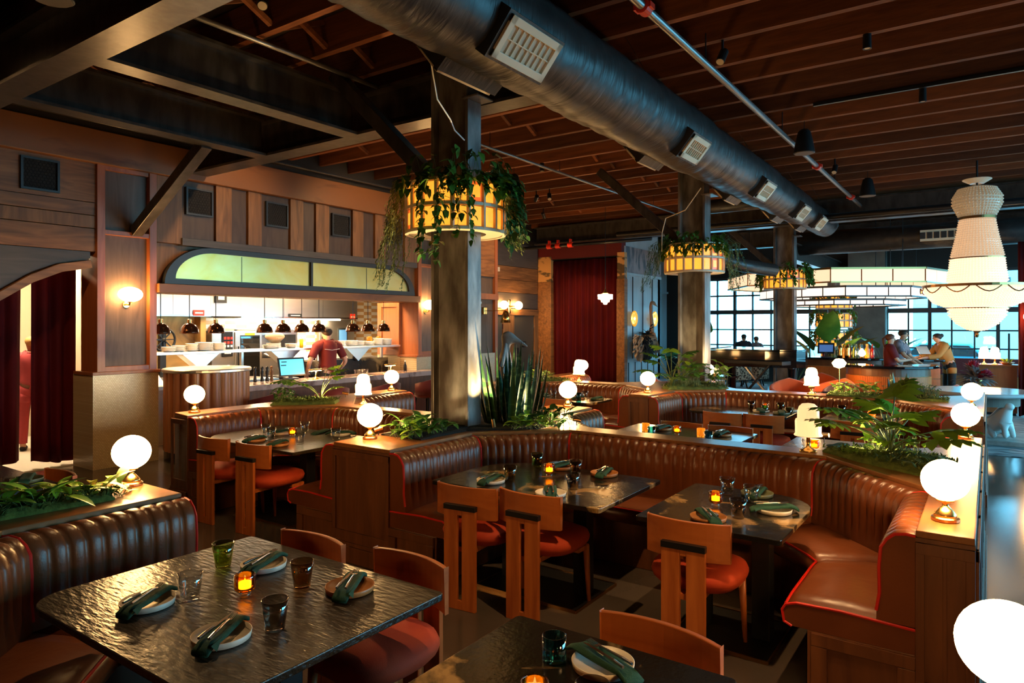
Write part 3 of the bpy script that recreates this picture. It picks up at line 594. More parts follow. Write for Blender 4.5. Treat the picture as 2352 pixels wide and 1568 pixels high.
setting(1.87,.97,68,'c',n4); glass('teal',1.83,1.12,n4,True); glass('smoke',1.60,.86,n4); cand(1.55,1.01,n4)
n2 = 'on the larger middle table'
setting(3.64,2.72,5,'c',n2+' nearest the walnut panel'); setting(4.28,2.56,-15,'w',n2+' behind the candle'); setting(4.26,2.20,10,'w',n2+' by the bench at its right'); setting(3.57,2.21,30,'c',n2+' above the front chair')
glass('olive',3.74,2.635,n2); glass('green',4.22,2.73,n2); glass('amber',4.16,2.37,n2); glass('smoke',3.79,2.18,n2); cand(4.02,2.5,n2)
n3 = 'on the smaller middle table'
setting(4.29,1.17,0,'g',n3+' behind the tumblers'); setting(3.61,1.24,35,'w',n3+' above the lone chair'); setting(3.97,.99,-55,'c',n3+' at its right end')
glass('clear',4.22,1.33,n3+' next to the bench'); glass('clear',4.10,1.15,n3+' before the green plate'); glass('smoke',3.74,1.12,n3); cand(3.91,1.30,n3)
nB = 'on the table before the kitchen'
setting(4.09,5.56,-20,'c',nB+' by the bench'); setting(3.70,5.42,15,'w',nB+' above the chairs'); setting(3.68,5.06,20,'w',nB+' at its front'); setting(4.38,5.05,-60,'c',nB+' beside the globe lamp')
place('napkin', napkin, (4.46,5.42,.712), R(10), 'dark green napkin lying flat on the table before the kitchen', 'green napkins on plates')
glass('clear',3.99,5.66,nB+' farthest back'); glass('clear',3.86,5.40,nB+' left of the candle'); glass('clear',4.30,5.48,nB+' near the bench'); glass('clear',3.84,4.96,nB+' at the front edge'); glass('clear',4.19,4.90,nB+' next to the globe lamp'); cand(4.05,5.34,nB)
n5 = 'on the table at the left edge'
setting(1.88,5.28,60,'g',n5,False); glass('clear',1.72,5.12,n5,True)
n6 = 'on the table behind the middle booth'
setting(6.44,2.68,-10,'w',n6+' beside the orange cup'); setting(6.42,2.08,-5,'w',n6+' nearer the ribbed lamp'); glass('orange',6.27,2.78,n6+' farther left',True); glass('teal',6.11,2.65,n6+' farther left',True); glass('orange',6.26,2.22,n6+' right of the candle',True); glass('teal',6.12,2.10,n6+' right of the candle',True); cand(6.22,2.44,n6)
n7 = 'on the table behind the ribbed lamp'
setting(6.3,1.05,-20,'g',n7,False); glass('clear',6.2,1.28,n7,True); cand(6.1,1.2,n7)
n8 = 'on the farther table before the stage'
setting(8.42,2.25,20,'c',n8+' at its left',False); setting(8.36,2.0,10,'g',n8+' at its centre',False); setting(8.7,1.98,10,'c',n8+' by the bench',False); glass('olive',8.62,2.42,n8+' farthest left'); glass('teal',8.48,2.22,n8,True); glass('olive',8.66,2.08,n8+' in the middle'); glass('olive',8.4,1.93,n8+' at its right end',True); cand(8.62,2.25,n8)
n9 = 'on the farther table near the aisle'
setting(8.45,1.2,0,'c',n9+' at its left',False); setting(8.6,.95,5,'c',n9+' at its right',False); glass('orange',8.5,1.08,n9+' in front',True); glass('orange',8.72,1.1,n9+' behind',True); glass('olive',8.75,1.42,n9)
nF = 'on the table before the crimson curtain'
setting(8.45,5.35,10,'g',nF+' at its left',False); setting(8.4,4.75,-5,'w',nF+' in the middle',False); setting(8.5,4.5,0,'g',nF+' at its right',False)
glass('clear',8.55,5.48,nF+' farthest left'); glass('clear',8.35,5.12,nF+' at its left front'); glass('clear',8.55,4.72,nF+' right of the globe lamp'); glass('teal',8.3,4.68,nF)
# ---------------------------------------------------------------- ledge lamps
def globe_lamp():
    t = thing('globe_lamp', '', 'table lamp')
    MB().lathe([(.0001,0),(.056,0),(.058,.004),(.058,.016),(.050,.022),(.0001,.022)], n=28).build('base', M_BRASSD, t, smooth=False)
    MB().lathe([(.048,.022),(.044,.036),(.028,.055),(.014,.070),(.012,.082),(.036,.094),(.036,.100),(.0001,.100)], n=24).build('stem', M_BRASS, t, smooth=True)
    s = MB()
    for k in range(6): s.ell((.036*math.cos(k*PI/3), .036*math.sin(k*PI/3), .098), .006, 6, 5)
    s.build('fitter', M_BRASS, t, smooth=True)
    MB().ell((0,0,.189), (.1,.1,.094), 28, 16).build('globe', M_GLOBE, t, smooth=True)
    return t
def rib_lamp(m):
    def mk():
        t = thing('ribbed_lamp', '', 'table lamp')
        MB().lathe([(.0001,0),(.060,0),(.056,.008),(.035,.02),(.016,.03),(.013,.1),(.03,.106),(.0001,.110)], n=24).build('base', M_BRASS, t, smooth=True)
        MB().lathe([(.0001,.110),(.094,.112),(.096,.118),(.086,.13),(.088,.215),(.084,.23),(.073,.236),(.072,.285),(.062,.32),(.042,.34),(.0001,.347)], n=72, flute=.014, nf=24).build('shade', m, t, smooth=True)
        return t
    return mk
for x, y, l in ((3.75,.17,'globe lamp on the right end post of the middle booth, in the foreground'),(1.9,-.03,'large globe lamp cut off in the lower right corner'),(1.93,3.98,'globe lamp on the leafy ledge at lower left'),(3.80,4.04,'globe lamp on the end panel beside the steel column'),(3.90,6.74,'globe lamp on the ledge before the fluted podium'),(6.76,6.76,'globe lamp on the ledge before the marble kitchen counter'),(6.55,3.83,'globe lamp right of the snake plant, behind the first column'),(8.5,3.74,'globe lamp on the farther row post, left of the big leaved plant'),(6.55,.16,'globe lamp on the aisle side ledge, lower of the two in line'),(8.85,.16,'globe lamp on the aisle side ledge, upper of the two in line'),(10.6,5.9,'globe lamp behind the ribbed lamp, before the crimson curtain'),(10.75,3.70,'globe lamp behind the big leaved plant, right of the second column')):
    place('globe', globe_lamp, (x, y, .89), 0, l, 'opal globe lamps on the booth ledges')
for x, y, d, l in ((5.41,5.86,0,'bright ribbed lamp right of the leafy planter before the kitchen'),(9.62,5.42,0,'bright ribbed lamp on the ledge before the crimson curtain'),(5.24,1.07,1,'soft glowing ribbed glass lamp on the middle booth ledge'),(9.60,1.92,0,'ribbed lamp on the farther row ledge, right of the piano')):
    place('rib%d' % d, rib_lamp(M_RIBDIM if d else M_RIB), (x, y, .89), 0, l, 'ribbed glass lamps on the booth ledges')
# ---------------------------------------------------------------- plants
def vec(a, e): return Vector((math.cos(a)*math.cos(e), math.sin(a)*math.cos(e), math.sin(e)))
PROFILE = {'heart': lambda t: .5*(1-t)**.55*min(1, .45+2.2*t)**1.0*(1 if t > 0 else .4), 'lance': lambda t: .5*math.sin(PI*min(1, .06+.94*t))**.8, 'oval': lambda t: .5*math.sin(PI*min(1, .1+.9*t))**.6, 'blade': lambda t: .5*(1-t**2.5)*(.75+.25*math.sin(PI*t))}
def leaf(m, p, d, L, W, shape='heart', curl=.25, fold=.25, n=5, up=None):
    d = d.normalized(); up = up or Vector((0,0,1)); s = d.cross(up)
    if s.length < .05: s = d.orthogonal()
    s.normalize(); nn = s.cross(d).normalized(); rows = []
    for i in range(n+1):
        t = i/n; c = Vector(p)+d*L*t-nn*curl*L*t*t; w = W*PROFILE[shape](t)
        rows.append([c-s*w+nn*fold*w, c, c+s*w+nn*fold*w])
    m.grid(rows)
def lobed(m, p, d, L, W, lobes=5, curl=.3, up=None):
    d = d.normalized(); up = up or Vector((0,0,1)); s = d.cross(up)
    if s.length < .05: s = d.orthogonal()
    s.normalize(); nn = s.cross(d).normalized()
    for i in range(lobes):
        t = (i+.3)/(lobes+.4); c = Vector(p)+d*L*t-nn*curl*L*t*t; a = R(88-58*t); k = W*.62*(1-.45*t)*(.75+.5*math.sin(PI*min(1,t+.25)))
        for q in (-1, 1): leaf(m, c, d*math.cos(a)+s*q*math.sin(a)-nn*.15, k, k*.46, 'lance', .2, .1, 3, nn)
    leaf(m, Vector(p)+d*L*.6-nn*curl*L*.36, d-nn*curl, L*.45, W*.28, 'lance', .2, .1, 3, nn)
    leaf(m, p, d, L*.75, W*.34, 'lance', curl*.8, .1, 4, nn)
def leafy(name, label, cat, z, spots, mk, mats, group=None):
    t = thing(name, label, cat, (*spots, z), 0, group); L, S = MB(), MB(); mk(L, S)
    L.build('foliage', mats[0], t, smooth=True)
    if S.v: S.build('stems', mats[1], t, smooth=True)
    return t
def bed(label, poly, h=.05, seed=0, soil=False):   # moss or soil mound on a ledge: nobody could count it
    rn = random.Random(seed); cx = sum(p[0] for p in poly)/len(poly); cy_ = sum(p[1] for p in poly)/len(poly); m = MB(); rows = []
    P = []
    for i in range(len(poly)):
        a, b = poly[i], poly[(i+1) % len(poly)]
        for k in range(6): P.append((a[0]+(b[0]-a[0])*k/6-cx, a[1]+(b[1]-a[1])*k/6-cy_))
    for s, z in ((1,0),(1,.012),(.92,h*.6),(.7,h*.9),(.35,h),(.02,h)): rows.append([(x*s, y*s, z*(.75+.5*rn.random())) for x, y in P])
    m.grid(rows, True)
    if not soil:
        for _ in range(1100):
            k = rn.randrange(len(P)); s = rn.random()**.5; x, y = P[k][0]*s, P[k][1]*s; zz = h*(.55+.4*(1-s))
            leaf(m, (x, y, zz), vec(rn.uniform(0,6.28), rn.uniform(.2,1.3)), rn.uniform(.025,.055), .013, 'lance', .3, .1, 2)
    o = m.build('moss_bed' if not soil else 'soil_bed', M_SOIL if soil else M_MOSS, None, smooth=False, loc=(cx, cy_, .8905)); return tag(o, label, 'moss' if not soil else 'soil', kind='stuff')
def clump(seed, n, rx, ry, h, Lr, Wk, shape='lance', el=(.2,1.2), curl=.35):
    def mk(L, S):
        rn = random.Random(seed)
        for i in range(n):
            r = rn.random()**.5; a = rn.uniform(0, 6.28); x, y = rx*r*math.cos(a), ry*r*math.sin(a); hh = h*rn.uniform(.25,1)*(1-.4*r); b = Vector((x, y, 0)); e = b+Vector((rn.uniform(-.04,.04), rn.uniform(-.04,.04), hh))
            S.tube([b, (b+e)/2+Vector((rn.uniform(-.01,.01),0,0)), e], .0022, 4, False)
            l = rn.uniform(*Lr); leaf(L, e, vec(rn.uniform(0,6.28), rn.uniform(*el)-.35), l, l*Wk, shape, curl, .3)
    return mk
def snake(seed, n, rx, ry, h):
    def mk(L, S):
        rn = random.Random(seed)
        for i in range(n):
            a = rn.uniform(0, 6.28); r = rn.random()**.5; p = (rx*r*math.cos(a), ry*r*math.sin(a), 0); hh = h*rn.uniform(.55,1.05)
            leaf(L, p, Vector((.28*r*math.cos(a)+rn.uniform(-.08,.08), .28*r*math.sin(a)+rn.uniform(-.08,.08), 1)), hh, rn.uniform(.05,.075), 'blade', rn.uniform(-.04,.06), .35, 8, Vector((math.cos(a+rn.uniform(-1.2,1.2)), math.sin(a), .1)))
    return mk
def philo(seed, leaves, lob=True, el=.05):   # leaves: (azimuth deg, lean, stem length, leaf length)
    def mk(L, S):
        rn = random.Random(seed)
        for az, ln, sl, ll in leaves:
            a = R(az); q = [Vector((math.cos(a)*ln*sl*t**1.5, math.sin(a)*ln*sl*t**1.5, sl*(t-.32*ln*t*t))) for t in (0,.25,.5,.75,1)]
            S.tube(q, [.007,.006,.005,.0045,.004], 6); d = (q[4]-q[3]).normalized()
            d = (d*.55+vec(a, el)*.8)
            (lobed if lob else leaf)(L, q[4], d, ll, ll*(.85 if lob else .7))
    return mk
# beds and ledge plants
bed('dark soil round the foot of the first steel column', [(3.98,3.66),(4.55,3.66),(5.0,3.2),(5.28,3.2),(5.3,4.2),(4.6,4.1),(3.98,4.1)], .02, 1, True)
leafy('peace_lily', 'glossy green clump left of the steel column, beside the globe lamp', 'plant', .895, (4.2,3.86), clump(3,95,.28,.17,.17,(.09,.16),.42), (M_LEAF, M_STEM))
leafy('pothos', 'bright green leaves close to the globe lamp on the end panel', 'plant', .895, (4.02,3.8), clump(4,26,.1,.12,.12,(.07,.11),.75,'heart'), (M_LEAFB, M_STEM))
leafy('snake_plant', 'tall snake plant right of the first steel column', 'plant', .895, (5.15,3.60), snake(5,64,.26,.24,.74), (M_SNAKE, M_STEM))
leafy('prayer_plant', 'low broad leaved plant lit yellow at the foot of the snake plant', 'plant', .90, (4.98,3.32), clump(6,60,.2,.16,.12,(.06,.11),.6,'oval'), (M_LEAFB, M_STEM))
leafy('fern_clump', 'dark green leafy plant between the snake plant and the ledge corner', 'plant', .895, (5.26,3.25), clump(7,65,.16,.22,.2,(.07,.12),.5,'oval'), (M_LEAF, M_STEM))
bed('mossy bed on the ledge behind the single table booth', [(4.72,6.62),(5.22,6.12),(5.44,6.3),(4.95,6.8)], .06, 2)
leafy('philodendron', 'tall lobed leaf plant on the ledge before the chef', 'plant', .92, (5.2,6.35), philo(8,[(-35,.35,.36,.20),(-75,.25,.40,.2),(-10,.5,.3,.17),(120,.95,.34,.2),(160,1.0,.36,.22),(150,.6,.24,.16),(100,1.1,.3,.2),(-60,.7,.2,.14)]), (M_LEAFB, M_STEM))
leafy('schefflera', 'small drooping plant at the left end of the mossy ledge bed', 'plant', .92, (4.9,6.62), clump(9,30,.09,.09,.2,(.08,.13),.35), (M_LEAF, M_STEM))
bed('moss bed on the chamfered ledge beside the right foreground globe lamp', [(4.62,.16),(5.24,.16),(5.6,.62),(5.26,.98),(5.0,.7)], .06, 3)
leafy('philodendron', 'sprawling lobed plant on the moss by the right foreground lamp', 'plant', .93, (5.22,.55), philo(10,[(150,.3,.34,.24),(-20,.15,.40,.26),(170,.9,.36,.22),(200,.7,.26,.2),(135,.9,.42,.22),(90,.6,.30,.22),(60,.5,.26,.2),(-80,1.0,.24,.28),(-100,1.2,.20,.28),(-45,.5,.27,.24),(120,.5,.22,.2),(185,.4,.22,.2),(145,1.2,.36,.2),(20,.3,.3,.2),(-150,.4,.3,.2),(100,1.1,.3,.2)], True, .3), (M_LEAFB, M_STEM))
leafy('pothos', 'round leaved plant within the sprawling lobed plant on the moss', 'plant', .93, (5.3,.52), clump(11,46,.22,.2,.16,(.05,.1),.8,'heart'), (M_LEAFB, M_STEM))
bed('moss in the ledge planter at lower left', [(.75,3.78),(1.72,3.72),(1.78,3.95),(.8,4.08)], .04, 4)
leafy('spathiphyllum', 'leafy plants along the ledge at the left edge of the picture', 'plant', .92, (1.28,3.86), clump(12,135,.5,.11,.09,(.08,.17),.36), (M_LEAFB, M_STEM))  # lamplight put into the colour: leaves on this ledge take the brighter green
leafy('pothos', 'trailing leaves near the lower left globe lamp', 'plant', .90, (1.72,3.84), clump(13,34,.14,.1,.05,(.05,.09),.5,'heart'), (M_LEAFB, M_STEM))
bed('moss bed round the foot of the second steel column', [(9.05,3.68),(9.5,3.1),(9.74,3.05),(10.3,3.66),(10.1,4.05),(9.2,3.84)], .06, 5)
leafy('monstera', 'big leaved monstera left of the second steel column', 'plant', .92, (9.28,3.72), philo(14,[(200,.3,.55,.27),(160,.3,.6,.25),(240,.4,.5,.26),(270,.7,.35,.26),(300,.7,.4,.27),(120,.4,.5,.25),(180,1,.3,.26),(220,1.1,.25,.25),(260,.4,.55,.24),(320,1.1,.3,.25),(140,1.0,.35,.25),(90,.5,.4,.24)]), (M_LEAF, M_STEM))
leafy('pothos', 'yellow green leaves in front of the second steel column', 'plant', .92, (9.45,3.55), clump(15,60,.22,.2,.42,(.08,.14),.7,'heart'), (M_LEAFB, M_STEM))
leafy('calathea', 'pale striped leaves right of the second steel column', 'plant', .92, (9.72,3.2), clump(16,40,.12,.12,.38,(.1,.17),.4), (M_LEAFB, M_STEM))
bed('moss bed on the farther row ledge before the bar', [(9.46,.4),(9.76,.4),(9.76,1.72),(9.46,1.72)], .04, 6)
leafy('calathea', 'yellow lit leaves on the farther ledge below the brick bar', 'plant', .92, (9.62,1.35), clump(17,70,.1,.32,.18,(.06,.12),.5,'oval'), (M_LEAFB, M_STEM))
leafy('snake_plant', 'small upright snake plant on the farther ledge', 'plant', .92, (9.66,.93), snake(18,12,.06,.1,.3), (M_LEAFT, M_STEM))
leafy('asparagus_fern', 'bushy blue green fern at the right of the farther ledge', 'plant', .92, (9.62,.74), clump(19,420,.12,.26,.2,(.03,.06),.3), (M_LEAFT, M_STEM))
bed('planting bed on the ledge before the crimson curtain', [(8.98,6.22),(9.44,5.62),(9.70,5.62),(9.2,6.45)], .04, 7)
leafy('creeping_fig', 'low green plants on the ledge before the crimson curtain', 'plant', .92, (9.3,6.05), clump(20,150,.3,.3,.16,(.05,.1),.5,'oval'), (M_LEAFB, M_STEM))
# planter spotlights (small fittings among the leaves)
def spot(x, y, z, aim, power, label, col=(1,.72,.32), size=70):
    t = thing('planter_spotlight', label, 'spotlight', (x, y, z), 0, 'small spotlights in the planters'); a = Vector(aim)-Vector((x,y,z)); a.normalize(); b = a*.035
    MB().tube([(0,0,-.0),(0,0,.04)], .004, 6).build('stake', M_BLACK, t); MB().tube([Vector((0,0,.05))-b, Vector((0,0,.05))+b], .016, 12).build('can', M_BRASSD, t)
    l = bpy.data.lights.new('spot_beam', 'SPOT'); l.energy = power; l.color = col; l.spot_size = R(size); l.spot_blend = .6; l.shadow_soft_size = .012
    o = bpy.data.objects.new('spot_beam', l); o.parent = t; o.location = Vector((0,0,.05))+b*1.1; o.rotation_euler = a.to_track_quat('-Z', 'Y').to_euler(); COL.objects.link(o)
for s in ((5.32,3.02,.9,(4.9,3.45,1.0),45,'brass spotlight shining on the prayer plant by the snake plant'),(4.72,3.50,.9,(4.76,3.72,1.6),110,'spotlight at the foot of the first steel column'),(5.32,.98,.95,(5.2,.4,1.05),45,'spotlight in the moss by the right foreground lamp'),(5.4,6.15,.95,(5.1,6.5,1.05),40,'spotlight in the mossy bed before the kitchen'),(10.0,3.35,.95,(10.25,3.55,1.5),40,'spotlight at the foot of the second steel column'),(9.5,1.9,.93,(9.62,1.2,1.0),60,'spotlight in the planter below the brick bar'),(9.2,6.25,.93,(9.4,5.8,.98),35,'spotlight in the planter before the crimson curtain'),(3.93,4.08,.9,(4.25,3.85,1.0),16,'spotlight in the plants left of the first steel column')): spot(*s)
# ---------------------------------------------------------------- hanging ring planters with amber glass
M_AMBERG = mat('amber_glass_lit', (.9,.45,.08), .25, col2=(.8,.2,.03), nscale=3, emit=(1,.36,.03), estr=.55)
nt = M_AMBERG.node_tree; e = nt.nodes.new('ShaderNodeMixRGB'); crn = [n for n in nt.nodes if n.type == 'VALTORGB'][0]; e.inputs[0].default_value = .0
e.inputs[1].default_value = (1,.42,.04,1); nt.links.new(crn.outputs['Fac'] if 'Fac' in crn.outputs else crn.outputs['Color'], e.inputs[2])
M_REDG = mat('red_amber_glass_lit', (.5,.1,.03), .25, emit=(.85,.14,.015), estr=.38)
def ring_planter(label, loc, r=.44, h=.42, n=20, group='amber glass ring planters'):
    t = thing('ring_planter', label, 'hanging planter', loc, 0, group); f = MB(); g = MB(); g2 = MB(); rn = random.Random(int(loc[0]*10))
    for j in range(n):
        a = 2*PI*j/n; a2 = 2*PI*(j+1)/n; f.bar((r*math.cos(a), r*math.sin(a), 0), (r*math.cos(a), r*math.sin(a), h), .03, .024)
        for k in range(2):
            z0, z1 = k*h/2+.025, (k+1)*h/2-.02; p = [Vector((r*.985*math.cos(q), r*.985*math.sin(q), 0)) for q in (a, a2)]; w = (p[1]-p[0]); u = p[0]+w*.12; v = p[0]+w*.88; o_ = Vector((math.cos((a+a2)/2), math.sin((a+a2)/2), 0))*.01
            x = g2 if rn.random() < .22 else g; x.add([(*u.xy,z0),(*v.xy,z0),(*v.xy,z1),(*u.xy,z1)], [(0,1,2,3)])
            b = [u+w*.12, v-w*.12]; y = g if x is g2 else (g2 if rn.random() < .12 else g); y.add([((b[0]+o_).x,(b[0]+o_).y,z0+.03),((b[1]+o_).x,(b[1]+o_).y,z0+.03),((b[1]+o_).x,(b[1]+o_).y,z1-.03),((b[0]+o_).x,(b[0]+o_).y,z1-.03)], [(0,1,2,3)])
    for z in (-.01, h/2-.012, h-.015): f.grid([[(q*math.cos(2*PI*j/40), q*math.sin(2*PI*j/40), zz) for j in range(40)] for q, zz in ((r+.014,z),(r+.014,z+.026),(r-.02,z+.026),(r-.02,z),(r+.014,z))], True)
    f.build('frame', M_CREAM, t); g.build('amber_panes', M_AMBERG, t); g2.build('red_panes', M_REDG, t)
    k = r*.62
    MB().grid([[(q*math.cos(2*PI*j/40), q*math.sin(2*PI*j/40), zz) for j in range(40)] for q, zz in ((r,0.0),(k,.0),(k,h*.9),(r*.93,h*.9),(r*.93,.015))], True).build('liner', M_CREAM, t)
    return t
def vines(seed, r, h, spans, mats, name, label, loc, drop=(.2,.6), n=26, ll=(.045,.075), out=.12, step=.05, shape='heart', rise=.12):
    L, S = MB(), MB(); rn = random.Random(seed)
    for i in range(n):
        a0, a1 = spans[i % len(spans)]; a = R(rn.uniform(a0, a1)); dr = rn.uniform(*drop); p = Vector(((r-.06)*math.cos(a), (r-.06)*math.sin(a), h)); o = Vector((math.cos(a), math.sin(a), 0)); tn = Vector((-o.y, o.x, 0)); w = rn.uniform(-.12,.12); ou = out*rn.uniform(.6,1.5)
        pts = [p, p+o*ou*.5+Vector((0,0,rise*rn.random())), p+o*ou+Vector((0,0,rise*.3*rn.random()))+tn*w*.2]; q = pts[-1]; k = max(2, int(dr/step))
        for s in range(k): q = q+Vector((rn.uniform(-.012,.012), rn.uniform(-.012,.012), -step))+tn*w*.06+o*.004; pts.append(q)
        S.tube(pts, .0022, 4, False)
        for s in range(1, len(pts)):
            for _ in range(2 if shape != 'tiny' else 3):
                l = rn.uniform(*ll); az = a+rn.uniform(-1.5,1.5); leaf(L, pts[s]+Vector((rn.uniform(-.015,.015), rn.uniform(-.015,.015), rn.uniform(-.02,.02))), vec(az, rn.uniform(-1.2,.1)), l, l*(.8 if shape == 'heart' else .32), 'heart' if shape == 'heart' else 'lance', .3, .25, 4 if shape == 'heart' else 2)
    t = thing(name, label, 'trailing plant', loc, 0, 'plants in the ring planters'); L.build('foliage', mats, t, smooth=True); S.build('stems', M_STEM, t); return t
C1 = (4.745,3.94,2.61)
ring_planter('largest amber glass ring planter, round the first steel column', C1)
vines(1,.44,.42,[(170,232)],M_LEAF,'pothos_vine','heart leaved vine hanging over the front left of the nearest ring planter',C1,(.15,.75),9,(.055,.085))
vines(2,.44,.42,[(150,350)],M_LEAF,'pothos_vine','dark leafy top growth of the nearest ring planter',C1,(.03,.14),46,(.08,.125),.11,rise=.26)
vines(3,.44,.42,[(95,150)],M_FERN,'hanging_fern','olive fern hanging at the left of the nearest ring planter, longest of all',C1,(.45,.95),26,(.018,.034),.13,.022,'tiny')
vines(4,.44,.42,[(268,330)],M_FERN,'hanging_fern','fine leaved plant hanging at the right front of the nearest ring planter',C1,(.25,.62),20,(.02,.04),.1,.028,'tiny')
vines(5,.44,.42,[(270,350)],M_LEAFD,'pothos_vine','deep green vine at the right edge of the nearest ring planter',C1,(.2,.55),30,(.06,.1),.16)
C2 = (10.3,3.76,2.60)
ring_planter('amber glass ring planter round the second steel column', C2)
vines(6,.44,.42,[(100,360)],M_LEAF,'pothos_vine','leafy top growth of the ring planter on the second column',C2,(.03,.2),56,(.07,.11),.05,rise=.2)
vines(7,.44,.42,[(110,150),(280,330)],M_LEAFT,'hanging_fern','grey green fine vines trailing from the second column planter',C2,(.3,.75),34,(.025,.045),.2,.03,'tiny')
C3 = (16.2,3.80,2.60)
ring_planter('amber glass ring planter round the third column, by the piano', C3)
vines(8,.44,.42,[(0,360)],M_LEAF,'pothos_vine','leaves trailing from the ring planter above the piano',C3,(.1,.45),54,(.07,.11),.14,rise=.18)
for k, (z, l) in enumerate(((2.20,'upper'),(1.72,'middle'),(1.24,'lowest'))):
    c = (19.0,3.27,z); ring_planter('%s amber glass tier of the planter tower behind the bar' % l, c, .42, .36, 16)
    vines(20+k,.42,.36,[(0,360)],M_LEAF,'pothos_vine','leaves trailing from the %s tier of the bar planter tower' % l,c,(.06,.3),44,(.06,.1),.12,rise=.12)
struct(MB().lathe([(.15,0),(.15,2.9)], (19.0,3.27,0), 16).build('column_bar_tower', M_COLUMN))
# ---------------------------------------------------------------- people
def person(label, loc, rz, arms, shirt, trousers, hair, lean=0, yaw=0, scale=1, skinm=None, hairstyle='short', sleeve='short', apron=None, seated=False, fem=False, bulk=1):
    t = thing('person', label, 'person', loc, rz); V, E, Rr = [], [], []
    def add(p, r, par=None):
        V.append(Vector(p)*scale); Rr.append((r[0]*scale, r[1]*scale) if hasattr(r, '__len__') else r*scale)
        if par is not None: E.append((par, len(V)-1))
        return len(V)-1
    ln = R(lean)
    def up(x, y, z):   # bend the upper body forward at the hips
        z -= .95; return (x*math.cos(ln)+z*math.sin(ln), y, .95+z*math.cos(ln)-x*math.sin(ln))
    sw = .165 if fem else .19; dz = -.42 if seated else 0
    pel = add((0,0,.95), (.13,.15)); wst = add(up(0,0,1.10), (.10,.125)); ch = add(up(0,0,1.30), (.115,.155)); nb = add(up(-.01,0,1.44), (.065,.08)); nk = add(up(0,0,1.485), .052)
    h1 = add(up(.015,0,1.545), (.068,.06)); h2 = add(up(.02,0,1.61), (.092,.076)); h3 = add(up(.01,0,1.68), (.07,.06))
    E.append((pel, wst)); E.append((wst, ch)); E.append((ch, nb)); E.append((nb, nk)); E.append((nk, h1)); E.append((h1, h2)); E.append((h2, h3))
    legs = []
    for s in (-1, 1):
        hp = add((0,s*.09,.90), .088, pel); kn = add((.36 if seated else .02,s*.11,.88 if seated else .50), .062, hp); an = add((.36 if seated else 0,s*.11,.47 if seated else .09), .042, kn); to = add((.50 if seated else .15,s*.12,.42 if seated else .035), .034, an); legs.append((hp, kn, an, to))
    al = []
    for s, (el, wr) in zip((-1, 1), arms):
        cl = add(up(-.005,s*.09,1.42), .07, nb); sh = add(up(-.005,s*sw,1.405), .06, cl); S = Vector(up(-.005,s*sw,1.405)); e_ = S+Vector(el); w_ = S+Vector(wr); e = add(e_, .042, sh); w = add(w_, .029, e); d = (w_-e_).normalized(); pm = add(w_+d*.055, (.040,.022), w); sd = d.cross(Vector((0,0,1))); sd = sd.normalized() if sd.length > .1 else Vector((0,1,0))
        for q in range(4): 
            b = add(w_+d*.10+sd*(q-1.5)*.019, .0095, pm); add(w_+d*(.15+.012*(1 if q in (1,2) else 0))+sd*(q-1.5)*.02-Vector((0,0,.012)), .0075, b)
        th = add(w_+d*.055+sd*.045, .0095, pm); add(w_+d*.095+sd*.055, .008, th); al.append((cl, sh, e, w))
    m = MB().skin(V, E, Rr, 2); NS = [len(m.v)]; hc = V[h2]; fw = Vector((1,0,0))
    def fc(x, y, z): return hc+Vector((x,y,z))*scale
    m.ell(fc(.076,0,-.012), (.014*scale,.011*scale,.022*scale), 8, 6)
    for s in (-1, 1): m.ell(fc(.0,s*.068,-.005), (.016*scale,.008*scale,.028*scale), 8, 6)
    body = m.build('body', skinm or M_SKIN, t, smooth=True)
    q = MB()
    for s in (-1, 1): q.ell(fc(.066,s*.028,.012), (.006*scale,.010*scale,.005*scale), 8, 6)
    q.build('eyes', M_HAIR, t)
    MB().ell(fc(.066,0,-.05), (.006*scale,.02*scale,.005*scale), 8, 6).build('mouth', M_PIPING if fem else M_SKIN2, t)
    # clothes grow out of the body surface itself
    segs = [(i, j) for i, j in E]; kind = {}
    for i, j in segs:
        if j in (wst, ch, nb) or i == wst: kind[(i,j)] = 's'
    for cl, sh, e, w in al: kind[(nb,cl)] = 's'; kind[(cl,sh)] = 's'; kind[(sh,e)] = 'u'; kind[(e,w)] = 'f'
    for hp, kn, an, to in legs: kind[(pel,hp)] = 't'; kind[(hp,kn)] = 't'; kind[(kn,an)] = 'k'
    nsk = NS[0]; bm = bmesh.new(); bv = [bm.verts.new(p) for p in m.v[:nsk]]; bf = [bm.faces.new([bv[i] for i in f]) for f in m.f if max(f) < nsk]; bm.normal_update(); cls = []
    for v in bv:
        best = (9, None, 0)
        for i, j in segs:
            d = V[j]-V[i]; t_ = max(0, min(1, (v.co-V[i]).dot(d)/d.length_squared)); q = (v.co-V[i]-d*t_).length-min(.06, Rr[j] if not hasattr(Rr[j], '__len__') else .1)
            if q < best[0]: best = (q, kind.get((i,j)), t_)
        cls.append(best[1:])
    def grow(name, ok, th, m_):
        keep = [f for f in bf if all(ok(*cls[v.index]) for v in f.verts)]; ids = {}; o = MB()
        for f in keep:
            for v in f.verts:
                if v.index not in ids: ids[v.index] = len(o.v); k = th*(bulk if cls[v.index][0] == 's' else 1)*scale; o.v.append(tuple(v.co+v.normal*k))
            o.f.append(tuple(ids[v.index] for v in f.verts))
        ob = o.build(name, m_, t, smooth=True); md = ob.modifiers.new('t', 'SOLIDIFY'); md.thickness = .006; md.offset = 1; return ob
    bm.verts.index_update()
    sh_ = grow('shirt', lambda k, t_: k == 's' or (k == 'u' and (sleeve == 'long' or t_ < .78)) or (k == 'f' and sleeve == 'long' and t_ < .92) or (k == 't' and t_ < .45), .016, shirt)
    grow('trousers', lambda k, t_: (k == 't') or (k == 'k' and t_ < .93), .011, trousers); bm.free()
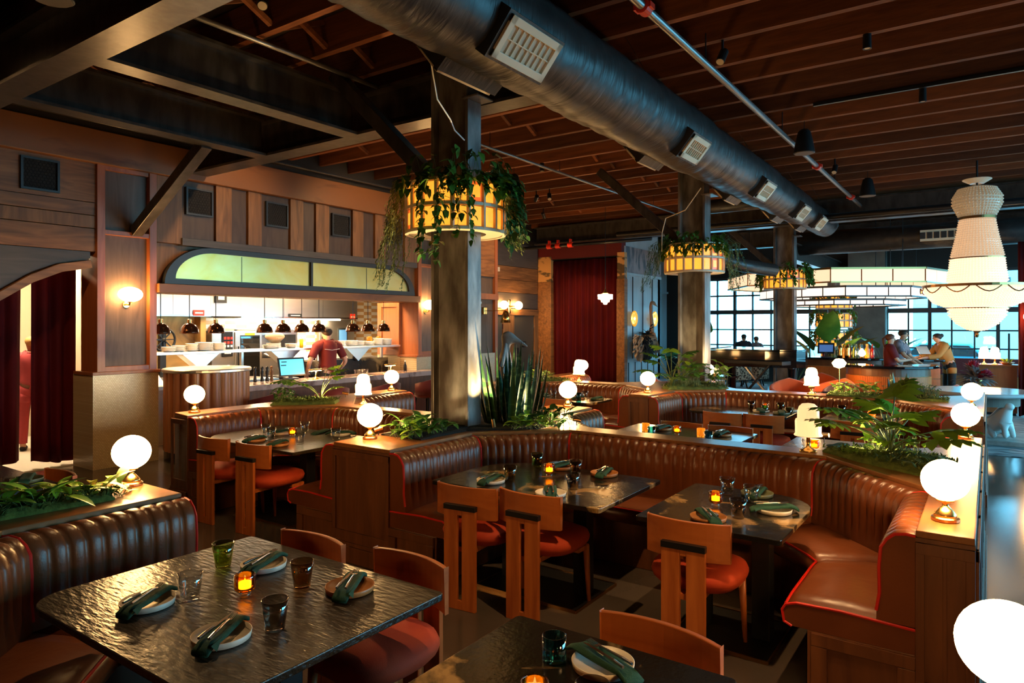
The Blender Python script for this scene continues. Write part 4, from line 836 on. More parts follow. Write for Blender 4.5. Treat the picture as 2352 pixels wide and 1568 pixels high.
    MB().tube([V[nb]+Vector((.0,.075*math.sin(a)*scale,.045*scale))+Vector((.075*math.cos(a)*scale,0,.012*math.cos(a)*scale)) for a in [2*PI*k/14 for k in range(15)]], .014*scale, 6).build('collar', shirt, sh_, smooth=True)
    q = MB()
    for hp, kn, an, to in legs: q.ell(V[an].lerp(V[to], .5)-Vector((0,0,.015)), (.135*scale,.048*scale,.045*scale), 12, 8)
    q.build('shoes', M_APRON, t, smooth=True)
    q = MB().ell(fc(-.022,0,.035), (.098*scale,.087*scale,.078*scale), 18, 12)
    q.v = [p if (Vector(p)-hc).x < .055*scale or p[2] > hc.z+.055*scale else tuple(Vector(p)+Vector((-.03,0,.02))*scale) for p in q.v]
    if hairstyle == 'tail': q.tube([fc(-.09,0,.04), fc(-.135,0,.0), fc(-.13,0,-.10), fc(-.115,0,-.2)], [.03*scale,.04*scale,.03*scale,.008*scale], 10)
    if hairstyle == 'bun': q.ell(fc(-.11,0,.06), .045*scale, 10, 8)
    if hairstyle == 'beard': q.ell(fc(.045,0,-.068), (.048*scale,.058*scale,.035*scale), 12, 8)
    q.build('hair', hair, t, smooth=True)
    if apron: 
        a0 = V[pel]; rows = [[(a0.x+.172*math.cos(a)*scale+.0, a0.y+.19*math.sin(a)*scale, z*scale) for a in [R(-80+20*k) for k in range(9)]] for z in (1.02,.9,.72,.55)]
        MB().grid(rows).build('apron', apron, t, smooth=True)
    return t, sh_
# ---------------------------------------------------------------- kitchen shell and fittings
M_CHECK = bricks('checker_tile', (.80,.74,.62), (.62,.36,.14), (.7,.62,.5), 1, .24, .075, .004, .25, rot=(R(90),0,0), off=0)
nt = M_CHECK.node_tree; tc = [n for n in nt.nodes if n.type == 'MAPPING'][0]; ck = nt.nodes.new('ShaderNodeTexChecker'); mp2 = nt.nodes.new('ShaderNodeMapping'); tcs = [n for n in nt.nodes if n.type == 'TEX_COORD'][0]
mp2.inputs['Scale'].default_value = (1/.24, 1, 1/.075); mp2.inputs['Location'].default_value = (0,.5,0); nt.links.new(tcs.outputs['Object'], mp2.inputs['Vector']); nt.links.new(mp2.outputs['Vector'], ck.inputs['Vector']); ck.inputs['Scale'].default_value = 1; ck.inputs['Color1'].default_value = (.82,.76,.64,1); ck.inputs['Color2'].default_value = (.60,.34,.13,1)
nt.links.new(ck.outputs['Color'], [n for n in nt.nodes if n.type == 'BSDF_PRINCIPLED'][0].inputs['Base Color'])
M_KLIGHT = mat('kitchen_light_diffuser', (1,1,1), .5, emit=(1,.76,.46), estr=55); M_WARMBULB = mat('heat_bulb', (1,.8,.5), .3, emit=(1,.50,.16), estr=90)
sbox('wall_kitchen_back', M_CHECK, 4.7,12.2,0, 13,12.3,3.1); sbox('wall_kitchen_side', M_CREAMWALL, 4.6,9.5,0, 4.72,12.3,3.1); sbox('wall_kitchen_side', M_STAIN, 12.3,10.3,0, 12.4,12.3,3.1); sbox('ceiling_kitchen', M_CREAMWALL, 4.6,9.45,3.05, 13,12.3,3.15)
struct(MB().box(9.72,9.5,1.2, 9.78,10.12,2.23).build('wall_cheek', M_REDWOOD)); struct(MB().box(9.70,9.5,1.2, 9.72,9.58,2.23).box(9.70,9.98,1.2, 9.72,10.06,2.23).box(9.70,9.58,1.2, 9.72,9.98,1.28).box(9.70,9.58,2.15, 9.72,9.98,2.23).build('trim_cheek', M_REDWOOD)); struct(MB().box(9.72,9.5,0, 12.3,10.12,1.2).build('wall_cheek_base', M_TILEPENNY))
def tmesh(mb, name, m, label, cat, group=None, smooth=False, bevel=0, loc=None): return tag(mb.build(name, m, None, smooth, bevel, loc), label, cat, group)
for x, y, l in ((5.5,10.2,'left'),(7.3,10.0,'middle'),(9.1,10.0,'right')):
    t = thing('ceiling_light', 'kitchen ceiling light panel, %s of the three' % l, 'ceiling light', (x,y,3.05), 0, 'kitchen ceiling lights'); MB().box(-.32,-.32,-.03, .32,.32,-.001).build('housing', M_WHITEP, t); MB().box(-.29,-.29,-.04, .29,.29,-.031).build('diffuser', M_KLIGHT, t)
def hood(label, x0, x1, y0, y1, z0, z1):
    t = thing('extractor_hood', label, 'extractor hood', ((x0+x1)/2,(y0+y1)/2,z0)); w, d, h = (x1-x0)/2, (y1-y0)/2, z1-z0
    MB().box(-w,-d,0, w,d,h).build('body', M_STAIN, t, bevel=.006); MB().box(-w,-d-.012,0, w,-d-.001,.03).build('lip', M_CHROME, t); MB().box(-w*.85,-.1,-.03, w*.85,.1,-.004).build('under_light', M_KLIGHT, t); q = MB()
    for x in (-w/3, w/3): q.box(x-.002,-d-.003,.03, x+.002,-d,h)
    q.build('seam', M_FRAMEDK, t); return t
hood('left stainless extractor hood over the wood oven', 4.75,6.78, 11.2,12.2, 1.94, 3.04); hood('right stainless extractor hood over the cooking line', 7.5,10.35, 11.4,12.2, 1.92, 3.04)
t = thing('hood_sign', 'small red notice on the left extractor hood', 'sign', (6.55,11.19,2.0)); MB().box(-.1,-.012,-.05, .1,-.001,.05).build('plate', M_RED, t); MB().box(-.07,-.014,-.012, .07,-.012,.012).build('lettering', M_WHITEP, t)
t = thing('hood_sign', 'small dark notice on the right extractor hood', 'sign', (8.7,11.39,1.98)); MB().box(-.15,-.012,-.035, .15,-.001,.035).build('plate', M_FRAMEDK, t); MB().box(-.11,-.014,-.008, .11,-.012,.008).build('lettering', M_WHITEP, t)
t = thing('hood_sign', 'tiny red and cream notice at the right end of the extractor hood', 'sign', (10.2,11.39,1.98)); MB().box(-.07,-.012,-.05, .07,-.001,.05).build('plate', M_RED, t); MB().box(-.06,-.014,-.03, .06,-.012,.0).build('lettering', M_CREAM, t)
t = thing('wall_sign', 'square grey framed notice between the two extractor hoods', 'sign', (7.08,11.38,2.32)); MB().box(-.11,-.02,-.13, .11,0,.13).build('frame', M_FRAMEDK, t); MB().box(-.06,-.024,-.075, .06,-.02,.075).build('notice', M_WHITEP, t); struct(MB().box(6.9,11.4,1.95, 7.5,11.5,3.05).build('wall_between_hoods', M_STAIN))
# wood oven and grill on the left
M_SOOT = mat('sooty_brass_hearth', (.55,.30,.09), .45, metal=.6, col2=(.05,.03,.02), nscale=1.6, detail=8, ramp=(.42,.72), dist=.8)
t = thing('wood_oven', 'sooty brass hearth with a black grill wheel', 'oven', (5.75,11.6,0)); MB().box(-.98,-.1,.9, 1.0,.55,1.94).build('hearth_back', M_SOOT, t); MB().box(-.98,-.45,0, 1.0,-.1,.92).build('counter', M_STAIN, t); MB().box(.9,-.3,.9, 1.0,-.1,1.94).build('post', M_SOOT, t)
q = MB(); c = (.22,-.36,1.55)
q.tube([(c[0]+.19*math.cos(a), c[1], c[2]+.19*math.sin(a)) for a in [2*PI*k/28 for k in range(29)]], .02, 8, False)
for k in range(8): a = PI*k/4; q.bar(c, (c[0]+.19*math.cos(a), c[1], c[2]+.19*math.sin(a)), .016, .016)
q.ell(c, .035, 10, 8).bar((c[0],c[1],c[2]), (-.7,c[1],c[2]), .025, .025).box(c[0]-.05,c[1]+.02,.9, c[0]+.05,c[1]+.1,1.78); q.build('grill_wheel', M_BLACK, t)
t = thing('combi_oven', 'stainless combi oven with a black touch panel and glass door', 'oven', (7.38,11.7,.6)); MB().box(-.52,-.4,0, .5,.45,1.08).build('body', M_STAIN, t, bevel=.01)
p = MB().box(-.33,-.42,.62, -.12,-.405,1.07).build('control_panel', M_BLACK, t, bevel=.006); q = MB()
for i in range(3):
    for j in range(2): q.box(-.30+.065*i,-.425,.93-.08*j, -.255+.065*i,-.421,.975-.08*j)
q.build('red_buttons', M_RED, p); q = MB()
for i in range(3): q.box(-.30+.065*i,-.425,.79, -.26+.065*i,-.421,.83)
q.box(-.29,-.425,.67, -.16,-.421,.69); q.build('white_buttons', M_WHITEP, p)
d = MB().box(-.08,-.43,.05, .48,-.401,1.06).build('door', M_STAIN, t, bevel=.006); MB().box(.03,-.436,.12, .42,-.43,.98).build('door_glass', M_GSMOKE, d); MB().box(.02,-.433,.1, .43,-.43,1.0).build('gasket', M_FRAMEDK, d); MB().tube([(-.04,-.47,.3),(-.04,-.47,.8)], .015, 8).build('handle', M_BLACK, d)
MB().box(.12,-.436,1.0, .32,-.432,1.04).build('yellow_label', mat('yellow_label', (.8,.55,.03), .5), t)
t = thing('shelf_oven', 'open stainless oven beside the combi oven', 'oven', (8.3,11.75,.6)); MB().box(-.46,-.3,.0, .5,.4,.55).box(-.46,.3,.55, .5,.4,1.1).box(-.46,-.3,1.0, .5,.4,1.1).box(-.46,-.3,.55, -.42,.3,1.0).box(.46,-.3,.55, .5,.3,1.0).build('body', M_STAIN, t); MB().box(-.42,-.28,.72, .46,.3,.735).build('tray', M_STAIN, t)
t = thing('walk_in_door', 'steel cold room door with an oval window', 'door', (10.35,12.05,0)); MB().box(-.5,0,0, .5,.1,2.0).build('door_leaf', M_STAIN, t, bevel=.01); q = MB().box(-.0,-.02,1.25, .28,0,1.72); q.build('window_rim', M_FRAMEDK, t, bevel=.08); MB().box(.03,-.026,1.29, .25,-.018,1.68).build('pane', mat('bluish_pane', (.1,.22,.32), .1, emit=(.05,.2,.4), estr=.6), t, bevel=.06)
# work counters under the pass, pass shelf
t = thing('work_counter', 'stainless work counter with sink bays behind the podium', 'counter', (6.0,10.15,0)); MB().box(-1.25,-.05,.0, 1.2,.35,.84).box(-1.25,-.30,.84, 1.2,.42,.90).build('body', M_STAIN, t, bevel=.004); q = MB()
for x in (-.9,-.25,.35): q.slab([(0,0),(.5,0),(.5,.04),(0,.04)], (x,-.32,.92), (1,0,0), (0,.55,.35), (0,-.3,.5)) if False else q.obox((x,.05,1.0), (.52,.42,.02), (R(35),0,0))
q.build('lids', M_STAIN, t)
t = thing('work_counter', 'black marble backed counter on the right of the kitchen', 'counter', (8.35,10.15,0)); MB().box(-1.0,-.3,.0, 1.3,.4,.90).build('body', M_BLACK, t); MB().box(-.95,-.42,.86, 1.28,-.38,1.16).build('marble_upstand', M_MARBLE, t); MB().obox((.1,.1,1.22), (2.2,.5,.02), (R(14),0,0)).build('steel_lid', M_STAIN, t)
t = thing('pass_shelf', 'long stainless pass shelf carrying the plates under the heat lamps', 'shelf', (7.2,9.66,0)); MB().box(-2.44,-.2,1.37, 2.5,.22,1.405).build('shelf_board', M_STAIN, t, bevel=.004); q = MB()
for x in (-2.3,-.75,.75,2.3): MB().box(x-.02,.1,.9, x+.02,.14,1.37).build('upright', M_STAIN, t)
for x in (-1.5,.0,1.6): MB().add([(x-.3,.0,1.37),(x+.3,.0,1.37),(x,.0,1.12),(x-.3,.2,1.37),(x+.3,.2,1.37),(x,.2,1.12)], [(0,2,1),(3,4,5),(0,1,4,3),(1,2,5,4),(2,0,3,5)]).build('bracket', M_STAIN, t)
# heat lamps
def heat_lamp():
    t = thing('heat_lamp', '', 'pendant lamp'); MB().lathe([(.0001,.56),(.05,.56),(.05,.548),(.0001,.548)], n=16).build('ceiling_rose', M_BRASSD, t); MB().tube([(0,0,.55),(0,0,.2)], .006, 6).build('cord', M_BLACK, t); MB().lathe([(.022,.205),(.03,.2),(.03,.15),(.022,.145)], n=16).build('socket', M_BRASSD, t)
    MB().lathe([(.024,.150),(.05,.142),(.085,.118),(.112,.075),(.122,.02),(.124,0),(.119,0),(.117,.02),(.106,.072),(.08,.112),(.024,.145)], n=32).build('shade', M_COPPER, t, smooth=True); MB().ell((0,0,.05), (.04,.04,.05), 12, 8).build('bulb', M_WARMBULB, t, smooth=True); return t
M_COPPER = mat('dark_bronze', (.10,.04,.02), .12, metal=.85)
for k, x in enumerate((4.88,5.29,5.69,6.51,6.85,7.21,7.56,8.31,8.67,9.06)):
    w = ['first heat lamp from the left, at the tiled pilaster','second heat lamp from the left','third heat lamp, beside the square wall notice','heat lamp fourth from the left, first of the middle four','heat lamp fifth from the left, second of the middle four','heat lamp sixth from the left, left of the person with raised head','heat lamp directly over the head of the chef','first of the three heat lamps at the right end','middle of the three heat lamps at the right end','last heat lamp, nearest the orange wooden cheek'][k]
    place('heat', heat_lamp, (x, 9.27, 1.672), 0, 'dark bronze '+w, 'heat lamps over the pass')
# crockery on the pass: stacks of plates, each plate a thing
def kplate(r):
    def mk(): return tag(MB().lathe([(.0001,0),(r*.6,0),(r*.65,.004),(r,.018),(r*.97,.020),(r*.62,.008),(.0001,.007)], n=24).build('plate', M_WHITE, smooth=True), '', 'plate')
    return mk
ords = ['bottom', 'second', 'third', 'fourth', 'fifth', 'sixth', 'seventh', 'eighth', 'ninth', 'tenth']
for x, y, r, n, w in ((5.19,9.64,.1,5,'leftmost short stack'),(5.37,9.7,.1,6,'second stack from the left'),(5.55,9.66,.09,8,'third stack from the left'),(5.76,9.70,.13,9,'tall wide stack right of the grill wheel'),(5.98,9.66,.1,8,'stack next to the combi oven'),(6.88,9.66,.12,4,'low stack by the dough bowl'),(7.0,9.72,.12,6,'middle stack under the dough bowl'),(7.3,9.66,.1,5,'stack beside the yellow squeeze bottle'),(8.36,9.68,.11,7,'first stack right of the chef'),(8.62,9.66,.12,7,'second stack right of the chef'),(8.84,9.7,.11,6,'third stack right of the chef'),(9.06,9.66,.1,5,'fourth stack right of the chef'),(9.32,9.68,.1,9,'tall stack under the last heat lamp'),(9.55,9.68,.1,8,'stack against the orange wooden cheek')):
    for k in range(n): place('kplate%g' % r, kplate(r), (x+.003*math.sin(k*2.3), y, 1.4055+.0135*k), 0, 'white plate, %s of the %s' % (ords[k], w), 'white plates stacked on the kitchen pass')
tmesh(MB().lathe([(.0001,0),(.06,0),(.13,.07),(.15,.1),(.145,.1),(.12,.07),(.0001,.01)], n=28), 'mixing_bowl', M_STAIN, 'steel bowl upside down over the pass plates by the open oven', 'bowl', smooth=True, loc=(7.02,9.72,1.49))
tmesh(MB().ell((0,0,0), (.16,.15,.075), 24, 12), 'dough', mat('dough', (.62,.42,.27), .7), 'round lump of dough in the steel bowl', 'dough', smooth=True, loc=(7.02,9.72,1.60))
t = thing('squeeze_bottle', 'yellow squeeze bottle on the pass, left of the chef', 'bottle', (7.46,9.6,1.406)); MB().lathe([(.0001,0),(.032,0),(.034,.13),(.02,.15),(.0001,.15)], n=16).build('bottle_body', mat('yellow_plastic', (.85,.60,.02), .4), t, smooth=True); MB().lathe([(.018,.15),(.004,.2),(.0001,.2)], n=12).build('nozzle', M_WHITE, t)
for x, z, l in ((9.2,.0,'left'),(9.45,0,'right')): tmesh(MB().lathe([(.0001,0),(.05,0),(.055,.12),(.05,.16),(.0001,.17)], n=16), 'jar', M_GORANGE, 'amber jar at the %s on the end of the pass shelf' % l, 'jar', 'amber jars on the pass', True, loc=(x+.02,9.82,1.406))
# bar counter with podium, lamps, screen, mills
t = thing('bar_counter', 'rose marble kitchen counter with a thick front edge', 'counter', (7.8,8.9,0)); MB().prism([(-2.35,-.25),(2.5,-.25),(2.5,.13),(1.78,.13),(1.78,.28),(-2.35,.28)],.84,.93).build('marble_top', M_PINKMARBLE, t, bevel=.012); MB().box(-2.0,-.02,0, 2.45,.12,.84).build('panelled_front', M_BOOTHW, t); MB().box(-2.0,-.05,0, 2.45,-.021,.12).build('plinth', M_BLACK, t)
t = thing('fluted_podium', 'round fluted reddish wood podium at the end of the counter', 'podium', (5.22,8.70,0)); n = 26; rows = []
for z in (.14, 1.17):
    ring = []
    for j in range(n*8): a = 2*PI*j/(n*8); k = .535+.032*abs(math.cos(a*n/2))**.7*1.0-.03; ring.append((k*math.cos(a), k*math.sin(a), z))
    rows.append(ring)
M_FLUTE = mat('fluted_mahogany', (.24,.075,.028), .35, col2=(.36,.14,.06), scale=(1,1,.1), nscale=7, detail=6, bump=.2, bscale=30)
MB().grid(rows, True).build('fluted_body', M_FLUTE, t, smooth=True); MB().lathe([(.53,0),(.53,.14),(.0001,.14)], n=48).build('marble_base', M_MARBLE, t); MB().lathe([(.0001,1.17),(.55,1.17),(.56,1.18),(.56,1.205),(.55,1.215),(.0001,1.215)], n=48).build('top', M_STAIN, t, smooth=False)
M_VELVETR = mat('crimson_bar_stool_velvet', (.13,.008,.008), .7, sheen=.3)
def stool():
    t = thing('bar_stool', '', 'bar stool'); rows = []
    for i in range(17):
        a = R(-100+200*i/16); h = .30*(1-.35*abs(i-8)/8); rows.append([(-.22*math.cos(a), .24*math.sin(a), .58), (-.25*math.cos(a), .27*math.sin(a), .58), (-.26*math.cos(a), .28*math.sin(a), .58+h), (-.215*math.cos(a), .235*math.sin(a), .58+h), (-.22*math.cos(a), .24*math.sin(a), .58)])
    MB().grid(rows).build('backrest', M_VELVETR, t, smooth=True); MB().lathe([(.0001,.52),(.2,.52),(.23,.55),(.22,.60),(.1,.63),(.0001,.63)], n=24).build('seat', M_VELVETR, t, smooth=True)
    for sx in (-1, 1):
        for sy in (-1, 1): MB().tube([(sx*.14,sy*.14,.53),(sx*.2,sy*.2,0)], [.02,.013], 8).build('leg', M_BLACK, t)
    MB().tube([(-.272,.035*math.cos(a),.74+.035*math.sin(a)) for a in [2*PI*k/16 for k in range(17)]], .006, 6).build('ring_pull', M_BRASS, t); return t
for x, l in ((5.75,'crimson bar stool nearest the fluted podium'),(6.85,'crimson bar stool behind the tall lobed leaf plant'),(7.95,'crimson bar stool behind the bright ribbed lamp'),(9.0,'crimson bar stool beside the steel column, last before the wall')): place('stool', stool, (x,8.12,0), R(90), l, 'bar stools at the marble counter')
def brass_lamp():
    t = thing('counter_lamp', '', 'table lamp'); MB().lathe([(.0001,0),(.06,0),(.055,.012),(.02,.03),(.012,.05),(.012,.13),(.0001,.135)], n=20).build('base', M_BRASS, t, smooth=True); MB().box(-.15,-.035,.135, .12,.035,.165).build('shade', M_BRASS, t, bevel=.012); MB().box(-.13,-.025,.130, .10,.025,.1345).build('bulb_strip', M_WARMBULB, t); return t
for x, l in ((7.12,'brass counter lamp in front of the chef'),(8.78,'brass counter lamp right of the bright ribbed lamp')): place('blamp', brass_lamp, (x,8.8,.931), R(8), l, 'brass lamps on the marble counter')
M_SCREEN = mat('screen_glow', (.1,.4,.5), .2, emit=(.12,.62,.85), estr=.55)
t = thing('monitor', 'black till screen showing a blue list, left of the chef', 'monitor', (6.9,9.12,.935), R(-8)); MB().obox((0,0,.19), (.46,.03,.30), (R(-14),0,0)).build('case', M_BLACK, t, bevel=.006); MB().obox((0,-.0175,.19), (.41,.003,.25), (R(-14),0,0)).build('screen', M_SCREEN, t); q = MB()
for k in range(4): q.obox((-.15,-.034+.012*k,.275-.055*k-.0), (.09,.002,.014), (R(-14),0,0))
q.build('menu_lines', M_FRAMEDK, t); MB().box(-.1,-.06,.0, .1,.1,.02).box(-.03,.02,.02, .03,.05,.12).build('stand', M_BLACK, t)
def mill(m):
    def mk(): return tag(MB().lathe([(.0001,0),(.026,0),(.028,.02),(.017,.08),(.025,.12),(.026,.15),(.014,.17),(.024,.2),(.018,.225),(.0001,.23)], n=16).build('pepper_mill', m, smooth=True), '', 'pepper mill')
    return mk
for k, (x, m, l) in enumerate(((6.19,'b','tall dark pepper mill farthest left on the counter'),(6.31,'b','dark pepper mill second from the left'),(6.40,'b','dark pepper mill beside the pale one'),(6.48,'w','pale wooden pepper mill left of the till screen'))): place('mill'+m, mill(M_BLACK if m == 'b' else M_PANELL), (x,9.05,.935), 0, l, 'pepper mills on the kitchen counter')
t = thing('sauce_bottle', 'small dark bottle with a white top at the right end of the marble counter', 'bottle', (9.35,9.0,.931)); MB().lathe([(.0001,0),(.03,0),(.03,.1),(.012,.14),(.012,.17),(.0001,.17)], n=16).build('bottle_body', M_BLACK, t, smooth=True); MB().lathe([(.013,.17),(.013,.2),(.0001,.205)], n=12).build('cap', M_WHITE, t)
for k in range(3): tmesh(MB().lathe([(.0001,0),(.035,0),(.045,.08),(.042,.08),(.03,.01),(.0001,.008)], n=16), 'glass_cup', M_GCLEAR, 'clear cup on the marble counter, %s in the row right of the chef' % ['first','second','third'][k], 'glass', 'clear cups on the counter', True, loc=(8.2+.11*k,9.05,.931))
c, sh_ = person('person seen from behind in a maroon short sleeved shirt at the kitchen counter', (7.78,9.30,0), R(78), [((-.03,-.14,-.26),(.12,-.10,-.42)),((-.03,.15,-.26),(.10,.12,-.42))], M_SHIRTR, M_APRON, M_HAIR, lean=3, skinm=M_SKIN2, hairstyle='beard', bulk=1.9, scale=1.02)
q = MB().tube([(-.150,y,1.385-.02*(1-abs(y)/.14)) for y in (-.14,-.07,0,.07,.14)], .004, 6).build('white_yoke_piping', M_WHITEP, sh_)
# arch curtains, person beyond
def curtain(name, label, x0, x1, y, z0, z1, axis='x', amp=.05, wl=.16, seed=0, group=None):
    rn = random.Random(seed); n = int((x1-x0)/.015); ph = [rn.uniform(.8,1.25) for _ in range(n)]; u = 0; U = []
    for i in range(n+1): U.append(u); u += 2*PI*.015/wl*ph[min(i, n-1)]
    rows = []
    for k in range(9):
        s = k/8; r = []
        for i in range(n+1):
            f = x0+(x1-x0)*i/n; a = amp*(.55+.45*s)*(math.sin(U[i])+.35*math.sin(.47*U[i]+1.3*s)); b = f+.02*s*math.sin(.3*U[i]); z = z1+(z0-z1)*s+(.03*math.sin(.21*U[i]+seed) if k == 8 else 0)
            r.append((b, y+a, z) if axis == 'x' else (y+a, b, z))
        rows.append(r)
    o = MB().grid(rows).build(name, M_CURTAIN, smooth=True); m = o.modifiers.new('t', 'SOLIDIFY'); m.thickness = .012; return tag(o, label, 'curtain', group)
curtain('curtain', 'left crimson curtain panel in the arched opening', 1.6,3.40, 9.72, .12, 2.5, seed=1, wl=.2, group='crimson curtains in the arch'); curtain('curtain', 'right crimson curtain panel in the arched opening, beside the tiled pilaster', 3.50,3.99, 9.70, .08, 2.52, seed=2, wl=.17, group='crimson curtains in the arch')
t = thing('ceiling_light', 'corridor ceiling light behind the arch', 'ceiling light', (3.7,11.2,3.1)); MB().box(-.4,-.3,-.03, .4,.3,0).build('housing', M_WHITEP, t); MB().box(-.37,-.27,-.045, .37,.27,-.031).build('diffuser', M_KLIGHT, t)
M_SHIRTP = mat('rose_overalls', (.42,.05,.06), .8); person('person in rose coloured clothes and black shoes seen through the curtain gap', (4.03,11.15,0), R(60), [((.02,-.07,-.27),(.14,-.08,-.45)),((.02,.07,-.27),(.14,.08,-.45))], M_SHIRTP, M_SHIRTP, mat('blond_hair', (.5,.28,.09), .6), skinm=M_SKIN2, fem=True, scale=.95, sleeve='long')
M_FLOORP = mat('pale_corridor_floor', (.6,.55,.46), .5); sbox('floor_corridor', M_FLOORP, 1.0,9.62,0, 4.55,12.6,.012)
# wall sconces
def sconce():
    t = thing('wall_sconce', '', 'wall lamp'); MB().lathe([(.0001,0),(.045,0),(.045,.015),(.0001,.015)], n=20).xf(Matrix.Rotation(R(90), 4, 'X')).build('backplate', M_BRASS, t); MB().tube([(0,-.01,0),(0,-.09,-.01),(0,-.11,.03)], .010, 8).build('arm', M_BRASS, t); MB().lathe([(.0001,.02),(.03,.022),(.035,.04),(.0001,.042)], (0,-.11,0), 16).build('holder', M_BRASS, t)
    MB().ell((0,-.12,.125), (.15,.105,.095), 28, 16).build('shade', M_GLOBE, t, smooth=True); return t
for x, l in ((4.36,'oval wall sconce on the dark pilaster beside the arched opening'),(10.06,'wall sconce right of the open kitchen, half hidden by the steel column')): place('sconce', sconce, (x,9.14,2.06), 0, l, 'opal wall sconces on the pilasters')
# ---------------------------------------------------------------- curtain bay, ostrich wall, doors
curtain('curtain', 'floor length crimson velvet curtain between two wooden posts', 7.72,9.66, 15.75, .06, 3.50, axis='y', amp=.06, wl=.19, seed=5)
t = thing('curtain_track', 'dark curtain track above the floor length crimson curtain', 'curtain rail', (15.75,8.7,3.53)); MB().box(-.03,-.98,0, .03,.98,.04).build('rail', M_BLACK, t)
t = thing('schoolhouse_light', 'stepped opal pendant light in front of the crimson curtain', 'pendant lamp', (13.55,6.97,2.24)); MB().lathe([(.0001,0),(.04,.01),(.05,.05),(.09,.06),(.095,.11),(.16,.12),(.165,.22),(.05,.235),(.0001,.235)], n=32).build('shade', M_GLOBE, t, smooth=False); MB().lathe([(.05,.235),(.06,.25),(.03,.30),(.012,.34),(.0001,.34)], n=20).build('fitter', M_BRASS, t); MB().tube([(0,0,.34),(0,0,2.17)], .006, 6).build('cord', M_BLACK, t)
t = thing('twin_sconce', 'brass wall light with two opal globes beside the olive door', 'wall lamp', (14.2,10.04,2.26)); MB().box(-.05,-.04,-.18, .05,.0,.18).build('backplate', M_BRASS, t, bevel=.02); MB().tube([(-.28,-.08,.02),(0,-.08,.0),(.28,-.08,.02)], .012, 8).box(-.02,-.09,-.02, .02,-.03,.02).build('arm', M_BRASS, t)
for s in (-1, 1): MB().ell((s*.32,-.08,.03), .105, 18, 12).build('globe', M_GLOBE, t, smooth=True)
t = thing('swing_arm_lamp', 'brass bell shaded swing arm lamp on the wall corner right of the first steel column', 'wall lamp', (11.95,9.11,2.1)); MB().box(-.06,-.04,-.08, .06,0.03,.08).build('mount', M_BRASS, t, bevel=.01); MB().tube([(0,-.05,0),(.1,-.5,.0)], .008, 8).build('arm', M_BRASS, t); MB().lathe([(.02,.02),(.05,0),(.09,-.12),(.11,-.24),(.105,-.24),(.08,-.12),(.015,.01)], (.1,-.5,-.02), 24).build('shade', M_BRASS, t, smooth=True)
t = thing('exit_light', 'small cream emergency light on the wall right of the first steel column', 'emergency light', (11.62,9.11,2.17)); MB().box(-.12,-.06,-.07, .12,.02,.07).build('housing', M_CREAM, t, bevel=.01)
for s in (-1, 1): MB().ell((s*.08,-.07,.10), .04, 12, 8).build('lamp_head', M_WHITEP, t, smooth=True)
# ostrich mounted on the panelled wall
t = thing('ostrich', 'stuffed ostrich mounted on the grey blue panelled wall', 'bird', (16.55,7.50,1.30)); t.scale = (1.3,1,1.05); M_OSTR = mat('ostrich_skin', (.26,.12,.05), .6); M_FEB = mat('black_feathers', (.008,.007,.007), .8); M_FEW = mat('pale_feathers', (.35,.28,.22), .8)
MB().skin([(0,-.18,0),(.15,-.2,.08),(.22,-.2,.25),(.24,-.2,.45),(.20,-.2,.70),(.17,-.2,.92),(.22,-.2,1.03),(.33,-.2,1.02),(.46,-.2,.95),(-.2,-.16,-.02)], [(0,1),(1,2),(2,3),(3,4),(4,5),(5,6),(6,7),(7,8),(0,9)], [.2,.15,.075,.055,.042,.038,.045,.05,.016,.15], 2).build('body', M_OSTR, t, smooth=True)
rn = random.Random(6); A, B = MB(), MB()
for i in range(330):
    a, e = rn.uniform(0, 6.28), rn.uniform(-1.4, 1.3); d = vec(a, e)
    if d.y > .35: d.y *= -1
    p = Vector((.30*d.x-.02, -.16+.14*d.y, .26*d.z-.02)); leaf(A, p, d+Vector((-.3,0,-.5)), rn.uniform(.1,.2), .06, 'oval', .5, .3, 3)
for i in range(14): leaf(A, (.20+rn.uniform(-.05,.05), -.2, .16+.02*i), vec(rn.uniform(0,6.28), .9), .13, .06, 'oval', .3, .2, 3)
for i in range(80): leaf(B, (-.30+rn.uniform(-.08,.05), -.15+rn.uniform(-.12,.05), rn.uniform(-.28,.22)), Vector((-1, rn.uniform(-.5,.2), rn.uniform(-.5,.6))), rn.uniform(.14,.24), .08, 'oval', .6, .3, 4)
for i in range(18): leaf(B, (.26+rn.uniform(-.03,.05), -.22, -.08+rn.uniform(-.1,.05)), Vector((1, rn.uniform(-.3,.1), rn.uniform(-.4,.5))), rn.uniform(.15,.3), .06, 'oval', .6, .3, 4)
A.build('black_plumage', M_FEB, t); B.build('pale_plumage', M_FEW, t); MB().lathe([(.0001,0),(.02,.0),(.004,.1),(.0001,.11)], n=8).xf(Matrix.Translation((.44,-.2,.965)) @ Matrix.Rotation(R(115), 4, 'Y')).build('beak', M_FRAMEDK, t)
def disc_sconce():
    t = thing('disc_sconce', '', 'wall lamp'); MB().lathe([(.0001,0),(.03,0),(.03,.06),(.0001,.06)], n=16).xf(Matrix.Rotation(R(90), 4, 'X')).build('stem', M_BRASS, t); MB().lathe([(.0001,.05),(.12,.06),(.2,.10),(.205,.11),(.12,.078),(.0001,.068)], n=36).xf(Matrix.Rotation(R(90), 4, 'X')).build('dish', M_DISC, t, smooth=True); MB().ell((0,-.115,0), (.03,.015,.03), 12, 8).build('bulb', M_WARMBULB, t, smooth=True); return t
M_DISC = mat('gold_dish', (.9,.5,.1), .25, metal=1, emit=(1,.45,.03), estr=.35)
for x, l in ((16.15,'round gold wall lamp left of the ostrich'),(17.45,'round gold wall lamp right of the ostrich')): place('disc', disc_sconce, (x,7.58,1.95), 0, l, 'gold disc lamps by the ostrich')
